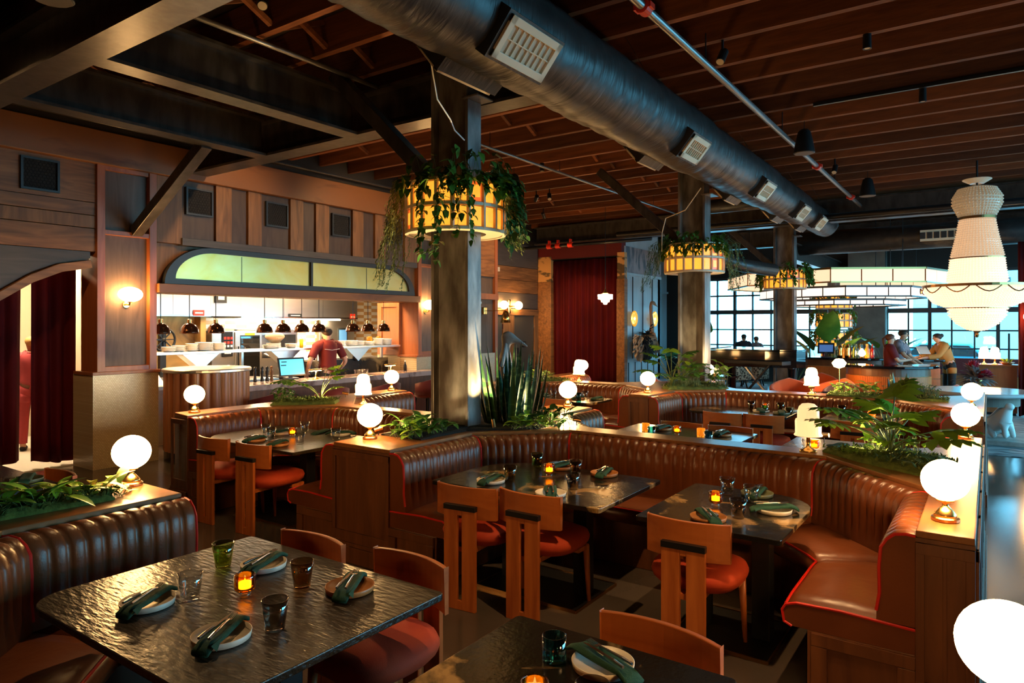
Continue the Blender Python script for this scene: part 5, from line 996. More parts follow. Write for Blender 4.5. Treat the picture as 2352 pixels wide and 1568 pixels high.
# statue behind the snake plant
M_STONE = mat('grey_stone_statue', (.34,.31,.28), .65, col2=(.22,.20,.18), nscale=7, bump=.2)
t = thing('statue', 'grey stone statue with a long beak and raised arms behind the snake plant', 'statue', (5.82,4.16,.89), R(-70)); MB().lathe([(.0001,0),(.12,0),(.12,.03),(.10,.05),(.0001,.05)], n=24).build('base', M_STONE, t)
V = [(0,0,.40),(0,0,.2),(0,0,.06),(0,0,.5),(0,0,.58),(0,0,.66),(.01,0,.72),(.02,0,.78),(0,0,.84),(.10,0,.76),(.24,0,.68),(0,-.09,.585),(.0,-.17,.48),(.02,-.12,.62),(.02,-.06,.72),(0,.09,.585),(0,.17,.49),(.06,.10,.44),(.1,.02,.42)]
MB().skin(V, [(0,1),(1,2),(0,3),(3,4),(4,5),(5,6),(6,7),(7,8),(7,9),(9,10),(4,11),(11,12),(12,13),(13,14),(4,15),(15,16),(16,17),(17,18)], [.065,.085,.10,.062,.075,.035,.055,.075,.05,.035,.008,.035,.028,.022,.02,.035,.028,.022,.02], 2).build('figure', M_STONE, t, smooth=True)
q = MB(); rn = random.Random(9)
for k in range(40): leaf(q, (.055*math.cos(k*1.3)-.01, .07*math.sin(k*1.3), .52-.011*k), vec(k*1.3, -1.0), .1, .05, 'oval', .4, .3, 3)
q.build('feathered_robe', M_STONE, t)
# ---------------------------------------------------------------- grand piano on the stage
t = thing('grand_piano', 'black lacquered grand piano on the grey stage', 'piano', (14.5,3.95,.3)); P = [(-.75,1.0),(-.75,-.35),(-.72,-.62),(-.60,-.9),(-.40,-1.02),(-.1,-1.0),(.1,-.8),(.22,-.45),(.42,-.1),(.72,.12),(.75,.3),(.75,1.0)]
PC = [P[0]]
for i in range(1, len(P)): PC += [tuple(Vector(P[i-1]).lerp(Vector(P[i]), k/4)) for k in range(1, 5)]
MB().prism(PC, .66, .98).build('case', M_PIANO, t, bevel=.006); MB().prism([(x*1.01, y*1.01) for x, y in PC if y < .75] + [(.757,.75),(-.757,.75)][::1], .985, 1.01).build('lid', M_PIANO, t, bevel=.004)
MB().box(-.72,.78,.70, .72,1.12,.74).build('key_bed', M_PIANO, t); q = MB()
for k in range(40): q.box(-.68+.034*k,.92,.741, -.68+.034*k+.031,1.10,.755)
q.build('keys', M_WHITE, t); MB().box(-.6,.72,1.01, .6,.98,1.022).build('folded_desk', M_PIANO, t)
for x, y in ((-.6,.75),(.6,.75),(-.35,-.75)): MB().lathe([(.03,0),(.045,.05),(.05,.3),(.07,.62),(.09,.66),(.0001,.66)], (x,y,0), 14).build('leg', M_PIANO, t, smooth=True)
MB().box(-.04,.45,.1, .04,.55,.66).box(-.14,.42,.06, .14,.56,.12).build('pedal_lyre', M_PIANO, t)
t = thing('piano_bench', 'black bench at the piano keyboard end', 'bench', (14.55,5.35,.3)); MB().box(-.4,-.18,.42, .4,.18,.50).build('seat', M_PIANO, t, bevel=.02)
for sx in (-1, 1):
    for sy in (-1, 1): MB().box(sx*.36-.02,sy*.15-.02,0, sx*.36+.02,sy*.15+.02,.42).build('leg', M_PIANO, t)
t = thing('keyboard_stand', 'folding X stand with an electric keyboard in front of the grand piano', 'keyboard stand', (13.75,3.75,.3), R(75)); MB().bar((-.35,0,0),(.3,0,.72), .05, .03).build('leg', M_STAIN, t); MB().bar((.35,.05,0),(-.3,.05,.72), .05, .03).build('leg', M_BLACK, t); MB().box(-.62,-.15,.72, .62,.18,.80).build('keyboard', M_BLACK, t, bevel=.01)
def low_table(label, x, y, z, r=.35, h=.5):
    t = thing('side_table', label, 'table', (x,y,z)); MB().lathe([(.0001,h-.03),(r,h-.03),(r,h),(.0001,h)], n=32).build('tabletop', M_PIANO, t); MB().lathe([(.0001,0),(.2,0),(.2,.02),(.03,.04),(.03,h-.03),(.0001,h-.03)], n=20).build('pedestal', M_BLACK, t); return t
low_table('round black side table at the edge of the stage, below the piano', 13.4,4.35,.3)
t = thing('ribbed_lamp', 'tiny amber lamp on the low table under the piano', 'table lamp', (13.4,4.45,.8)); MB().lathe([(.0001,0),(.06,0),(.03,.03),(.0001,.03)], n=16).build('base', M_BRASS, t); MB().lathe([(.07,.03),(.075,.08),(.05,.13),(.0001,.15)], n=20).build('shade', M_RIBDIM, t, smooth=True)
M_ORANGEV = mat('orange_velvet', (.62,.085,.012), .7, sheen=.3); M_LEOP = mat('spotted_fabric', (.50,.40,.28), .8, col2=(.05,.03,.02), nscale=28, detail=1, ramp=(.5,.55))
def tub(inner, outer, ch):
    def mk():
        t = thing('tub_chair', '', 'armchair'); rows = []; n = 33
        for i in range(n):
            a = R(-125+250*i/(n-1)); k = 1-.035*abs(math.sin(i*PI/4)) if ch else 1; h = .80-.2*abs(i-16)/16
            rows.append([(-.27*k*math.cos(a), .29*k*math.sin(a), .34), (-.30*k*math.cos(a), .32*k*math.sin(a), h-.02), (-.33*math.cos(a), .35*math.sin(a), h), (-.36*math.cos(a), .38*math.sin(a), h-.02)])
        MB().grid(rows).build('backrest', inner, t, smooth=True); rows = [[(-.362*math.cos(R(-125+250*i/32)), .382*math.sin(R(-125+250*i/32)), z if z < .5 else .78-.2*abs(i-16)/16) for z in (.2,.8)] for i in range(33)]
        MB().grid(rows).build('outer_shell', outer, t, smooth=True); MB().lathe([(.0001,.2),(.30,.2),(.33,.3),(.31,.42),(.15,.45),(.0001,.45)], n=28).build('seat', inner, t, smooth=True)
        for sx in (-1, 1):
            for sy in (-1, 1): MB().tube([(sx*.2,sy*.2,.2),(sx*.24,sy*.24,0)], .018, 8).build('leg', M_BLACK, t)
        return t
    return mk
for k, x, y, z, rz, l in (('a',13.2,2.98,0,R(200),'orange velvet armchair left of the bright ribbed lamp on the farther ledge'),('b',15.0,2.87,0,R(180),'spotted armchair with an orange back rim before the brick bar'),('b',16.4,5.0,.3,R(30),'spotted armchair behind the piano legs, left of the pair'),('b',17.0,4.75,.3,R(10),'spotted armchair behind the piano legs, right of the pair'),('b',12.8,2.0,0,R(200),'spotted armchair just behind the farther ledge plants'),('a',13.8,.74,0,R(60),'channelled orange velvet armchair beside the stone pedestal table'),('a',12.3,4.9,0,R(-60),'orange velvet armchair left of the big leaved plant'),('b',13.72,2.38,0,R(150),'spotted armchair beside the brick bar, low in front')):
    place('tub'+k, tub(M_ORANGEV, M_ORANGEV, True) if k == 'a' else tub(M_ORANGEV, M_LEOP, False), (x,y,z), rz, l, 'tub armchairs round the bar')
t = thing('diamond_lamp', 'faceted white lamp on a slim stand beside the spotted armchair', 'lamp', (13.6,2.25,0)); MB().lathe([(.0001,0),(.12,0),(.12,.02),(.012,.03),(.012,1.02),(.0001,1.02)], n=16).build('stand', M_BRASS, t); MB().lathe([(.0001,1.0),(.09,1.03),(.13,1.1),(.07,1.17),(.0001,1.18)], n=6).build('shade', M_GLOBE, t)
low_table('low teal topped table behind the bright ribbed lamp of the farther row', 12.0,2.0,0,.45,.68)
# ---------------------------------------------------------------- bar
M_BRICK = bricks('amber_brick', (.22,.06,.015), (.30,.09,.025), (.45,.28,.14), 1, .09, .26, .012, .3, rot=(R(90),0,0), off=.3, bump=.3)
M_GROUT = mat('tan_grout', (.40,.24,.12), .7)
def arcbar(label, cx, cy_, r, a0, a1, h, depth, inner=None):
    t = thing('bar_counter', label, 'bar', (cx,cy_,0)); n = 24; A = [R(a0+(a1-a0)*i/n) for i in range(n+1)]
    P = [(r*math.cos(a), r*math.sin(a)) for a in A]+[((r-depth)*math.cos(a), (r-depth)*math.sin(a)) for a in A[::-1]]; MB().prism(P, h-.05, h).build('worktop', M_PIANO, t, bevel=.01)
    P = [((r-.16)*math.cos(a), (r-.16)*math.sin(a)) for a in A]+[((r-depth+.05)*math.cos(a), (r-depth+.05)*math.sin(a)) for a in A[::-1]]; MB().prism(P, .1, h-.05).build('grout_backing', M_GROUT, t)
    m = MB()
    for i in range(n*3):   # upright glazed bricks round the front
        a = R(a0+(a1-a0)*(i+.06)/(n*3)); b = R(a0+(a1-a0)*(i+.94)/(n*3))
        for z0, z1 in ((.12,.36),(.37,.62),(.63,h-.2)): m.prism([((r-.17)*math.cos(a),(r-.17)*math.sin(a)),((r-.13)*math.cos(a),(r-.13)*math.sin(a)),((r-.13)*math.cos(b),(r-.13)*math.sin(b)),((r-.17)*math.cos(b),(r-.17)*math.sin(b))], z0, z1)
    o = m.build('brick_front', mat('amber_glazed_brick', (.48,.10,.010), .55, col2=(.55,.14,.02), nscale=5), t); P = [((r-.14)*math.cos(a), (r-.14)*math.sin(a)) for a in A]+[((r-.2)*math.cos(a), (r-.2)*math.sin(a)) for a in A[::-1]]; MB().prism(P, h-.19, h-.05).build('top_band', M_BOOTHW, t); MB().prism(P, 0, .1).build('plinth', M_BLACK, t)
    return t
arcbar('curved brick fronted bar below the amber planter tower', 18.4,3.0,2.1,168,213,1.07,.65); arcbar('second curved brick bar nearer the viewer, below the two people', 14.7,1.6,.85,110,300,1.05,.5); arcbar('far bar counter the person in yellow leans on', 17.9,1.45,.9,150,228,1.05,.5)
rn = random.Random(12); BOT = [M_GORANGE, M_GBLUE, M_GCLEAR, M_GGREEN, M_GAMBER, mat('red_bottle_glass', (.5,.03,.02), .05, trans=.6)]; BN = ['orange','teal','clear','green','amber','red']
def bottle(m):
    def mk(): return tag(MB().lathe([(.0001,0),(.038,0),(.04,.01),(.04,.17),(.014,.23),(.013,.29),(.016,.295),(.0001,.3)], n=14).build('bottle', m, smooth=True), '', 'bottle')
    return mk
for i in range(18):
    k = (i*5+i//4) % 6; a = R(176+2.0*i); r = 1.65+.1*(i % 2); place('bottle%d' % k, bottle(BOT[k]), (18.4+r*math.cos(a), 3.0+r*math.sin(a), 1.071), i, '%s bottle on the bar below the planter tower, %s row' % (BN[k], 'front' if i % 2 else 'back'), 'bottles on the bar')
for i in range(2): t = thing('brass_cocktail_shaker', 'gold bulb shaped shaker on the bar, %s of the pair' % ['left','right'][i], 'shaker', (16.52+.05*i,2.72-.14*i,1.071)); MB().lathe([(.0001,0),(.05,0),(.055,.06),(.045,.13),(.06,.2),(.04,.26),(.0001,.28)], n=18).build('shaker_body', M_BRASS, t, smooth=True)
t = thing('till_screen', 'dark till screen on the bar below the planter tower', 'monitor', (16.5,3.0,1.071), R(20)); MB().obox((0,0,.2), (.04,.34,.24), (0,R(-12),0)).build('case', M_BLACK, t); MB().obox((-.022,0,.2), (.004,.28,.16), (0,R(-12),0)).build('screen', mat('dim_screen', (.02,.04,.08), .2, emit=(.05,.12,.3), estr=.5), t); MB().box(-.08,-.1,0, .08,.1,.02).box(-.015,-.03,.02, .015,.03,.12).build('stand', M_BLACK, t)
t = thing('drop_lamp', 'onion shaped opal lamp on the bar', 'lamp', (16.65,2.3,1.071)); MB().lathe([(.0001,0),(.04,0),(.03,.03),(.0001,.03)], n=16).build('base', M_BRASS, t); MB().lathe([(.02,.03),(.075,.08),(.06,.14),(.012,.2),(.0001,.21)], n=20).build('shade', M_GLOBE, t, smooth=True)
t = thing('diamond_lamp', 'small white lamp on the back bar left of the two people', 'lamp', (17.2,1.5,1.071)); MB().lathe([(.0001,0),(.035,0),(.02,.03),(.0001,.03)], n=12).build('base', M_BRASS, t); MB().lathe([(.0001,.03),(.07,.1),(.0001,.2)], n=6).build('shade', M_GLOBE, t)
# canopy of light boxes over the bar
M_BOX = mat('parchment_light_box', (.5,.42,.33), .5, emit=(1,.66,.40), estr=.5); M_BOXW = mat('white_light_box', (.5,.5,.48), .5, emit=(1,.80,.66), estr=.55)
def canopy(label, c, r, z0, z1, m, n=8, rot=0):
    t = thing('light_box_canopy', label, 'ceiling light', (*c, z0)); h = z1-z0
    for k in range(n):
        a, b = R(rot+360*k/n), R(rot+360*(k+1)/n); p, q_ = Vector((r*math.cos(a), r*math.sin(a), 0)), Vector((r*math.cos(b), r*math.sin(b), 0)); d = (q_-p).normalized(); w = Vector((d.y, -d.x, 0))*.02
        MB().bar(p+Vector((0,0,h/2)), q_+Vector((0,0,h/2)), .03, h-.03).build('light_box', m, t); f = MB()
        for z, s in ((0,.03),(h,.045)): f.bar(p+Vector((0,0,z)), q_+Vector((0,0,z)), .06, s)
        for s in (0,.33,.66): e = p.lerp(q_, s); f.bar(e, e+Vector((0,0,h)), .022, .05)
        f.build('frame', M_BRASSD if m is M_BOX else M_FRAMEDK, t)
    q = MB()
    for k in range(4): a = R(45+90*k); q.tube([(r*.9*math.cos(a), r*.9*math.sin(a), h), (r*.9*math.cos(a), r*.9*math.sin(a), 4.4-z0)], .01, 6)
    q.build('hangers', M_BLACK, t); return t
canopy('upper octagonal ring of glowing parchment light boxes over the bar', (19.0,3.25), 2.62, 2.74, 3.04, M_BOX, rot=8); canopy('middle ring of white light boxes over the bar', (18.7,3.05), 1.9, 2.44, 2.66, M_BOXW, rot=12); canopy('lowest ring of white light boxes over the bar', (18.6,3.05), 1.4, 2.26, 2.38, M_BOXW, rot=4)
# people at the bar and by the window
M_TAN = mat('mustard_shirt', (.42,.20,.05), .8); M_LAV = mat('grey_print_shirt', (.12,.09,.10), .8, col2=(.25,.2,.22), nscale=14)
person('person with a long ponytail in a maroon top and black apron, standing at the bar', (15.35,1.62,0), R(-70), [((.10,-.05,-.25),(.33,.0,-.22)),((.10,.05,-.25),(.33,.0,-.24))], M_SHIRTR, M_DENIM, M_HAIRB, yaw=0, scale=.94, skinm=M_SKIN2, hairstyle='tail', apron=M_APRON, fem=True)
person('person in a grey patterned shirt leaning on the bar with one arm out', (16.15,1.62,0), R(-100), [((.14,-.06,-.22),(.36,-.06,-.38)),((.10,.10,-.25),(.30,.12,-.40))], M_LAV, M_DENIM, M_HAIR, lean=14, scale=1.0, skinm=M_SKIN)
person('person with a hair bun in a mustard top leaning over the far bar', (17.75,.72,0), R(118), [((.16,-.04,-.22),(.42,-.02,-.26)),((.16,.04,-.22),(.42,.02,-.26))], M_TAN, M_APRON, M_HAIR, lean=24, scale=.97, skinm=M_SKIN2, hairstyle='bun', sleeve='long', fem=True)
o = MB().obox((0,0,0), (.3,.22,.012), (0,R(-30),R(20))).build('menu', M_WHITEP, None, loc=(17.42,1.2,1.24)); tag(o, 'white menu in the hands of the person in mustard', 'menu')
def arm0(): return [((.12,-.05,-.24),(.32,0,-.22)),((.12,.05,-.24),(.32,0,-.22))]
person('dark haired person sitting by the window behind the piano, left of two', (20.6,6.0,0), R(20), arm0(), M_DENIM, M_DENIM, M_HAIR, seated=False, scale=.88); person('second person by the window behind the piano, right of two', (21.0,5.75,0), R(10), arm0(), M_LAV, M_DENIM, M_HAIRB, scale=.84, fem=True)
# large leaf plants by the windows
leafy('bird_of_paradise', 'tall broad leaved plant left of the planter tower', 'plant', .0, (17.2,3.12), philo(31,[(200,.1,1.45,.95),(130,.25,1.3,.8),(-60,.4,1.15,.85),(240,.3,1.15,.75),(300,.2,1.3,.8),(90,.3,1.2,.7)], False, .8), (M_LEAF, M_STEM))
leafy('palm', 'feathery palm by the window behind the second column', 'plant', 0, (20.0,7.5), philo(32,[(k*45,.7,1.1,.7) for k in range(8)]), (M_LEAF, M_STEM)); leafy('banana_plant', 'single broad leaf in front of the window right of the second column', 'plant', 0, (19.2,6.7), philo(33,[(200,.1,1.5,.8),(20,.3,1.1,.6)], False, .7), (M_LEAF, M_STEM)); leafy('philodendron', 'lobed leaves by the window above the piano', 'plant', .0, (20.5,4.5), philo(34,[(k*60,.5,.95,.4) for k in range(6)]), (M_LEAFB, M_STEM)); leafy('window_plant', 'upright leaves by the window behind the two people', 'plant', .0, (20.6,2.2), philo(35,[(k*72,.3,1.3,.5) for k in range(5)], False, .6), (M_LEAFB, M_STEM)); leafy('snake_plant', 'snake plant beside the concrete pier behind the bar', 'plant', .0, (19.6,2.3), snake(36,16,.1,.1,.7), (M_SNAKE, M_STEM))
# chandelier
M_BEAD = mat('crystal_bead', (.62,.54,.42), .2, emit=(1,.66,.36), estr=.05); M_BEADL = mat('lit_crystal_bead', (.55,.47,.36), .2, emit=(1,.68,.44), estr=.5); M_BEADM = mat('half_lit_crystal_bead', (.55,.46,.34), .2, emit=(1,.62,.36), estr=.2)
t = thing('chandelier', 'huge beaded basket chandelier at the right of the picture', 'chandelier', (13.15,.17,1.62))
def beads(name, prof, n, m, dz=.034, rb=.017):
    q = MB(); L = 0; P = [Vector((a, b)) for a, b in prof]; out = []
    for a, b in zip(P, P[1:]):
        k = max(1, int((b-a).length/dz)); out += [a.lerp(b, i/k) for i in range(k)]
    for r, z in out:
        for j in range(n):
            a = 2*PI*j/n; c = (r*math.cos(a), r*math.sin(a), z); q.add([(c[0]+rb,c[1],z),(c[0],c[1]+rb,z),(c[0]-rb,c[1],z),(c[0],c[1]-rb,z),(c[0],c[1],z+rb*1.1),(c[0],c[1],z-rb*1.1)], [(0,1,4),(1,2,4),(2,3,4),(3,0,4),(1,0,5),(2,1,5),(3,2,5),(0,3,5)])
    q.build(name, m, t)
    MB().lathe([(r*.96, z) for r, z in prof], n=40).build(name+'_inner_glow', m, t, smooth=True)
beads('crown_beads', [(.12,2.36),(.26,2.33),(.335,2.2),(.335,2.1),(.27,1.95),(.235,1.88)], 44, M_BEAD); beads('neck_beads', [(.235,1.86),(.28,1.6),(.36,1.24)], 44, M_BEADM); beads('skirt_beads', [(.36,1.22),(.385,1.0),(.41,.84)], 56, M_BEADL)
beads('basket_beads', [(.74,.78),(.71,.68),(.60,.54),(.42,.46)], 96, M_BEADL); beads('bottom_basket_beads', [(.40,.43),(.38,.33),(.28,.20),(.14,.11),(.03,.09)], 60, M_BEADL)
q = MB()
for r, z, w in ((.745,.79,.02),(.37,1.23,.008),(.245,1.87,.02),(.42,.445,.006)): q.grid([[(r_*math.cos(2*PI*j/48), r_*math.sin(2*PI*j/48), zz) for j in range(48)] for r_, zz in ((r+.012,z-w),(r+.012,z+w),(r-.012,z+w),(r-.012,z-w),(r+.012,z-w))], True)
for k in range(12):
    a0 = 2*PI*k/12; q.tube([(.775*math.cos(a0+.42*s/6), .775*math.sin(a0+.42*s/6), .77-.09*math.sin(PI*s/6)) for s in range(7)], .009, 6)
q.build('bronze_rings', M_BRASSD, t); MB().lathe([(.0001,-.03),(.02,-.02),(.03,.02),(.02,.04),(.06,.08),(.06,.1),(.0001,.1)], n=16).build('finial', M_BRASSD, t); MB().tube([(0,0,2.34),(0,0,2.79)], .015, 8).build('chain', M_BLACK, t)
q = MB(); q.lathe([(.0001,2.44),(.10,2.42),(.2,2.48),(.2,2.49),(.1,2.44),(.0001,2.46)], n=24); q.build('top_dish', M_BEAD, t)
# stone pedestal table with seated sphinx figures
t = thing('pedestal_table', 'round stone pedestal table held by seated lion figures', 'table', (12.95,.12,.012)); MB().lathe([(.0001,.70),(.70,.70),(.74,.72),(.74,.75),(.72,.765),(.0001,.765)], n=48).build('tabletop', mat('grey_marble_top', (.42,.42,.42), .12), t); MB().lathe([(.0001,.55),(.5,.55),(.5,.70),(.0001,.70)], n=40).build('apron', M_CONC, t); MB().box(-.6,-.6,0, .6,.6,.07).build('plinth', M_STONE, t, bevel=.01)
M_LION = mat('pale_stone', (.52,.52,.50), .55)
for a in (225, 315, 135, 45):
    f = MB().skin([(-.03,0,.2),(-.16,0,.13),(.05,0,.30),(.1,0,.42),(.13,0,.51),(.22,0,.49),(.12,.06,.16),(.15,.07,.02),(.12,-.06,.16),(.15,-.07,.02),(-.08,.10,.10),(.02,.12,.02),(-.08,-.10,.10),(.02,-.12,.02)], [(0,1),(0,2),(2,3),(3,4),(4,5),(2,6),(6,7),(2,8),(8,9),(1,10),(10,11),(1,12),(12,13)], [.11,.1,.10,.075,.08,.04,.045,.035,.045,.035,.06,.035,.06,.035], 2)
    o = f.build('lion_figure', M_LION, t, smooth=True); o.location = (.36*math.cos(R(a)), .36*math.sin(R(a)), .07); o.rotation_euler = (0,0,R(a))
t = thing('flower_arrangement', 'dried arrangement with a large crimson bloom on the stone table', 'flowers', (12.7,.18,.78)); MB().lathe([(.0001,0),(.06,0),(.05,.04),(.09,.14),(.11,.18),(.10,.18),(.0001,.1)], n=24).build('bowl', M_BRASSD, t, smooth=True); A, B, C = MB(), MB(), MB(); rn = random.Random(5)
for i in range(150): d = vec(rn.uniform(0,6.28), rn.uniform(-.2,1.3)); leaf(A, Vector((0,0,.16))+d*rn.uniform(.04,.16), d, rn.uniform(.1,.2), .05, 'oval', .4, .3, 4)
for i in range(60): d = vec(rn.uniform(0,6.28), rn.uniform(-.5,1.4)); leaf(B, Vector((-.06,-.12,.24))+d*.035, d, .075, .07, 'oval', -.3, .3, 4)
for i in range(40): d = vec(rn.uniform(0,6.28), rn.uniform(.3,1.4)); leaf(B, Vector((-.0,.03,.33))+d*.03, d, .12, .045, 'lance', -.2, .3, 4)
A.build('dried_leaves', mat('dusty_leaves', (.15,.13,.13), .8, col2=(.30,.25,.25), nscale=5), t); B.build('crimson_blooms', mat('crimson_petal', (.38,.012,.03), .6), t)
# right edge: wooden cabinet, drape post, lamps, umbrella light
t = thing('wooden_cabinet', 'plain reddish wood cabinet at the right edge behind the stone table', 'cabinet', (16.9,-.12,0)); MB().box(-.25,-.32,.05, .25,.32,.97).build('body', M_REDWOOD, t, bevel=.004); MB().box(-.23,-.3,0, .23,.3,.05).build('plinth', M_BLACK, t); MB().box(-.27,-.34,.97, .27,.34,1.0).build('top', M_REDWOOD, t)
for x, y, l in ((16.85,.10,'left'),(16.8,-.08,'right')): place('rib0', rib_lamp(M_RIB), (x,y,1.001), 0, 'bright ribbed lamp on the wooden cabinet at the right edge, %s of the pair' % l, 'ribbed glass lamps on the booth ledges')
t = thing('fruit_basket', 'shallow bowl of greenery on the wooden cabinet', 'bowl', (16.8,-.28,1.001)); MB().lathe([(.0001,0),(.07,0),(.13,.05),(.125,.05),(.0001,.01)], n=24).build('bowl_body', M_PLATEW, t, smooth=True); q = MB(); [leaf(q, (.05*math.cos(k),.05*math.sin(k),.04), vec(k*2.4,.9), .16, .03, 'lance', .4, .2, 4) for k in range(16)]; q.build('greens', M_LEAFB, t)
curtain('curtain', 'dark red drape at the right edge of the picture', -.66,-.44, 16.45, .05, 3.4, axis='y', amp=.03, wl=.1, seed=8); struct(MB().box(16.4,-.78,0, 16.6,-.66,4.4).build('trim_right_post', M_CRIMSONWALL))
t = thing('photo_umbrella', 'black umbrella light reflector before the window at the right edge', 'umbrella light', (19.0,-.35,0)); MB().tube([(0,0,0),(0,0,1.6)], .02, 8).build('stand', M_BLACK, t); MB().lathe([(.0001,0),(.25,.04),(.45,.14),(.6,.32),(.59,.32),(.44,.15),(.24,.05),(.0001,.012)], n=12).xf(Matrix.Translation((0,-.3,1.6)) @ Matrix.Rotation(R(-80), 4, 'X') @ Matrix.Rotation(R(180), 4, 'X')).build('canopy', M_BLACK, t)
t = thing('wall_globe', 'opal globe light on the drape post at the right edge', 'wall lamp', (16.35,-.62,1.95)); MB().ell((-.12,0,0), .1, 16, 10).build('globe', M_GLOBE, t, smooth=True); MB().bar((-.05,0,-.02), (.06,0,-.02), .03, .03).build('arm', M_BRASS, t)
# window tables and bench
t = thing('window_bench', 'long ribbed bench below the far window', 'bench', (21.8,-.4,0)); MB().box(-.25,-2.6,0, .25,2.6,.45).build('base', M_REDWOOD, t); MB().box(.12,-2.6,.45, .25,2.6,.9).build('backrest', M_VELVETR, t, bevel=.03)
for k, y in enumerate((1.2,.1,-1.0)): low_table('teal lit table by the far window, %s from the bar' % ['first','second','third'][k], 20.2,y,0,.4,.74)
# street: car and buildings
t = thing('parked_car', 'teal car parked outside the right far window', 'car', (31,1.6,-.3), R(90)); V = [(-2.2,.25),(-2.2,.75),(-1.6,.9),(-1.0,1.4),(.6,1.42),(1.3,.95),(2.1,.85),(2.25,.6),(2.25,.25)]; MB().slab(V, (0,-.85,0), (1,0,0), (0,0,1), (0,1.7,0)).build('body', mat('teal_car_paint', (.03,.16,.2), .3), t, bevel=.08)
for s in (-1, 1): MB().slab([(-1.35,.93),(-.95,1.32),(.55,1.34),(1.05,.95)], (0,s*.86,0), (1,0,0), (0,0,1), (0,s*.01,0)).build('side_window', M_BLACK, t)
for x in (-1.4, 1.4):
    for s in (-1, 1): MB().lathe([(.0001,-.1),(.33,-.1),(.34,0),(.33,.1),(.0001,.1)], n=24).xf(Matrix.Translation((x,s*.8,.33)) @ Matrix.Rotation(R(90), 4, 'X')).build('wheel', M_BLACK, t)
t = thing('building', 'pale building across the street beyond the far window', 'building', (50,-3,-.4)); MB().box(0,-9,0, 6,7,7.5).build('wall', mat('pale_facade', (.32,.33,.33), .8), t)
for k in range(6): MB().box(-.05,-8+2.5*k,3.2, .02,-6.8+2.5*k,5).build('window', M_FRAMEDK, t)
# ---------------------------------------------------------------- things under the ceiling
M_DUCT = mat('black_duct_wrap', (.016,.015,.015), .40, col2=(.030,.028,.027), scale=(1,3,3), nscale=3, spec=.6); nt = M_DUCT.node_tree
tc = [n for n in nt.nodes if n.type == 'TEX_COORD'][0]; mp = nt.nodes.new('ShaderNodeMapping'); mp.inputs['Scale'].default_value = (4.5,1.0,1.0); mp.inputs['Rotation'].default_value = (0,0,R(14)); nz = nt.nodes.new('ShaderNodeTexNoise'); nz.inputs['Scale'].default_value = 2.2; nz.inputs['Detail'].default_value = 5; nz.inputs['Distortion'].default_value = .8; bp = nt.nodes.new('ShaderNodeBump'); bp.inputs['Strength'].default_value = .55; bp.inputs['Distance'].default_value = .03
nt.links.new(tc.outputs['Object'], mp.inputs['Vector']); nt.links.new(mp.outputs['Vector'], nz.inputs['Vector']); nt.links.new(nz.outputs['Fac'], bp.inputs['Height']); nt.links.new(bp.outputs['Normal'], nt.nodes['Principled BSDF'].inputs['Normal'])
DY, DZ = 2.96, 3.98
t = thing('air_duct', 'large black wrapped round air duct running along under the ceiling', 'duct', (0,DY,DZ)); rows = []; rn = random.Random(2); NX = 260
def dr(x): return .355 if x < 8 else (.33 if x < 11.2 else .30 if x < 13.6 else .26)
for i in range(NX+1):
    x = -1+17.2*i/NX; r0 = dr(x); s = -.012*max(0, 1-abs(((x+.35) % 1.22)-.61)/.05); ring = []
    for j in range(40):
        a = 2*PI*j/40; w = .006*math.sin(9*x+2.2*math.sin(2*a)+1.7*math.sin(3.1*x))*(.6+.4*math.sin(3*a+x))+.004*math.sin(23*x+3*math.sin(a*2))
        ring.append((x, (r0+w+s)*math.cos(a), (r0+w+s)*math.sin(a)))
    rows.append(ring)
m = MB().grid(rows, True); m.f += [tuple(range(40)), tuple(NX*40+39-j for j in range(40))]; m.build('duct_body', M_DUCT, t, smooth=True)
M_VENTM = mat('cream_diffuser_metal', (.74,.60,.42), .4)
def diffuser(x, side, big):
    ang = R(-40) if side < 0 else R(-140); r0 = dr(x); n_ = Vector((0, math.cos(ang), math.sin(ang))); u = Vector((1,0,0)); v = n_.cross(u); L, W = (.62,.30) if big else (.50,.27); c = n_*(r0+.06)+Vector((x,0,0))
    b = MB(); P = lambda a, bb, d: c+u*a+v*bb+n_*d
    bx = lambda q, a0, a1, b0, b1, d0, d1: q.add([P(a0,b0,d0),P(a1,b0,d0),P(a1,b1,d0),P(a0,b1,d0),P(a0,b0,d1),P(a1,b0,d1),P(a1,b1,d1),P(a0,b1,d1)], [(3,2,1,0),(4,5,6,7),(0,1,5,4),(1,2,6,5),(2,3,7,6),(3,0,4,7)])
    bx(b, -L/2-.03, L/2+.03, -W/2-.02, W/2+.02, -.2, 0); o = b.build('diffuser_collar', M_DUCT, t); f = MB()
    for a0, a1, b0, b1 in ((-L/2,L/2,-W/2,-W/2+.055),(-L/2,L/2,W/2-.055,W/2),(-L/2,-L/2+.055,-W/2,W/2),(L/2-.055,L/2,-W/2,W/2)): bx(f, a0, a1, b0, b1, 0, .025)
    f.build('diffuser_frame', M_VENTM, o, bevel=.004); g = MB(); n = 8
    for k in range(1, n): a = -L/2+.055+(L-.11)*k/n; bx(g, a-.004, a+.004, -W/2+.05, W/2-.05, .0, .018)
    bx(g, -L/2+.05, L/2-.05, -.004, .004, 0, .018); g.build('diffuser_grid', M_VENTM, o); q = MB(); bx(q, -L/2+.05, L/2-.05, -W/2+.05, W/2-.05, .0, .004); q.build('diffuser_back', M_CREAM, o)
for x in (3.95,7.25,10.2,12.7,14.4):
    for s in (-1, 1): diffuser(x, s, x < 6)
for x in (2.2,6.0,9.3,11.9,14.0): MB().tube([(x,.3,.2),(x,.0,.75),(x,-.3,.2)], .004, 4).build('hanger_wire', M_CHROME, t)
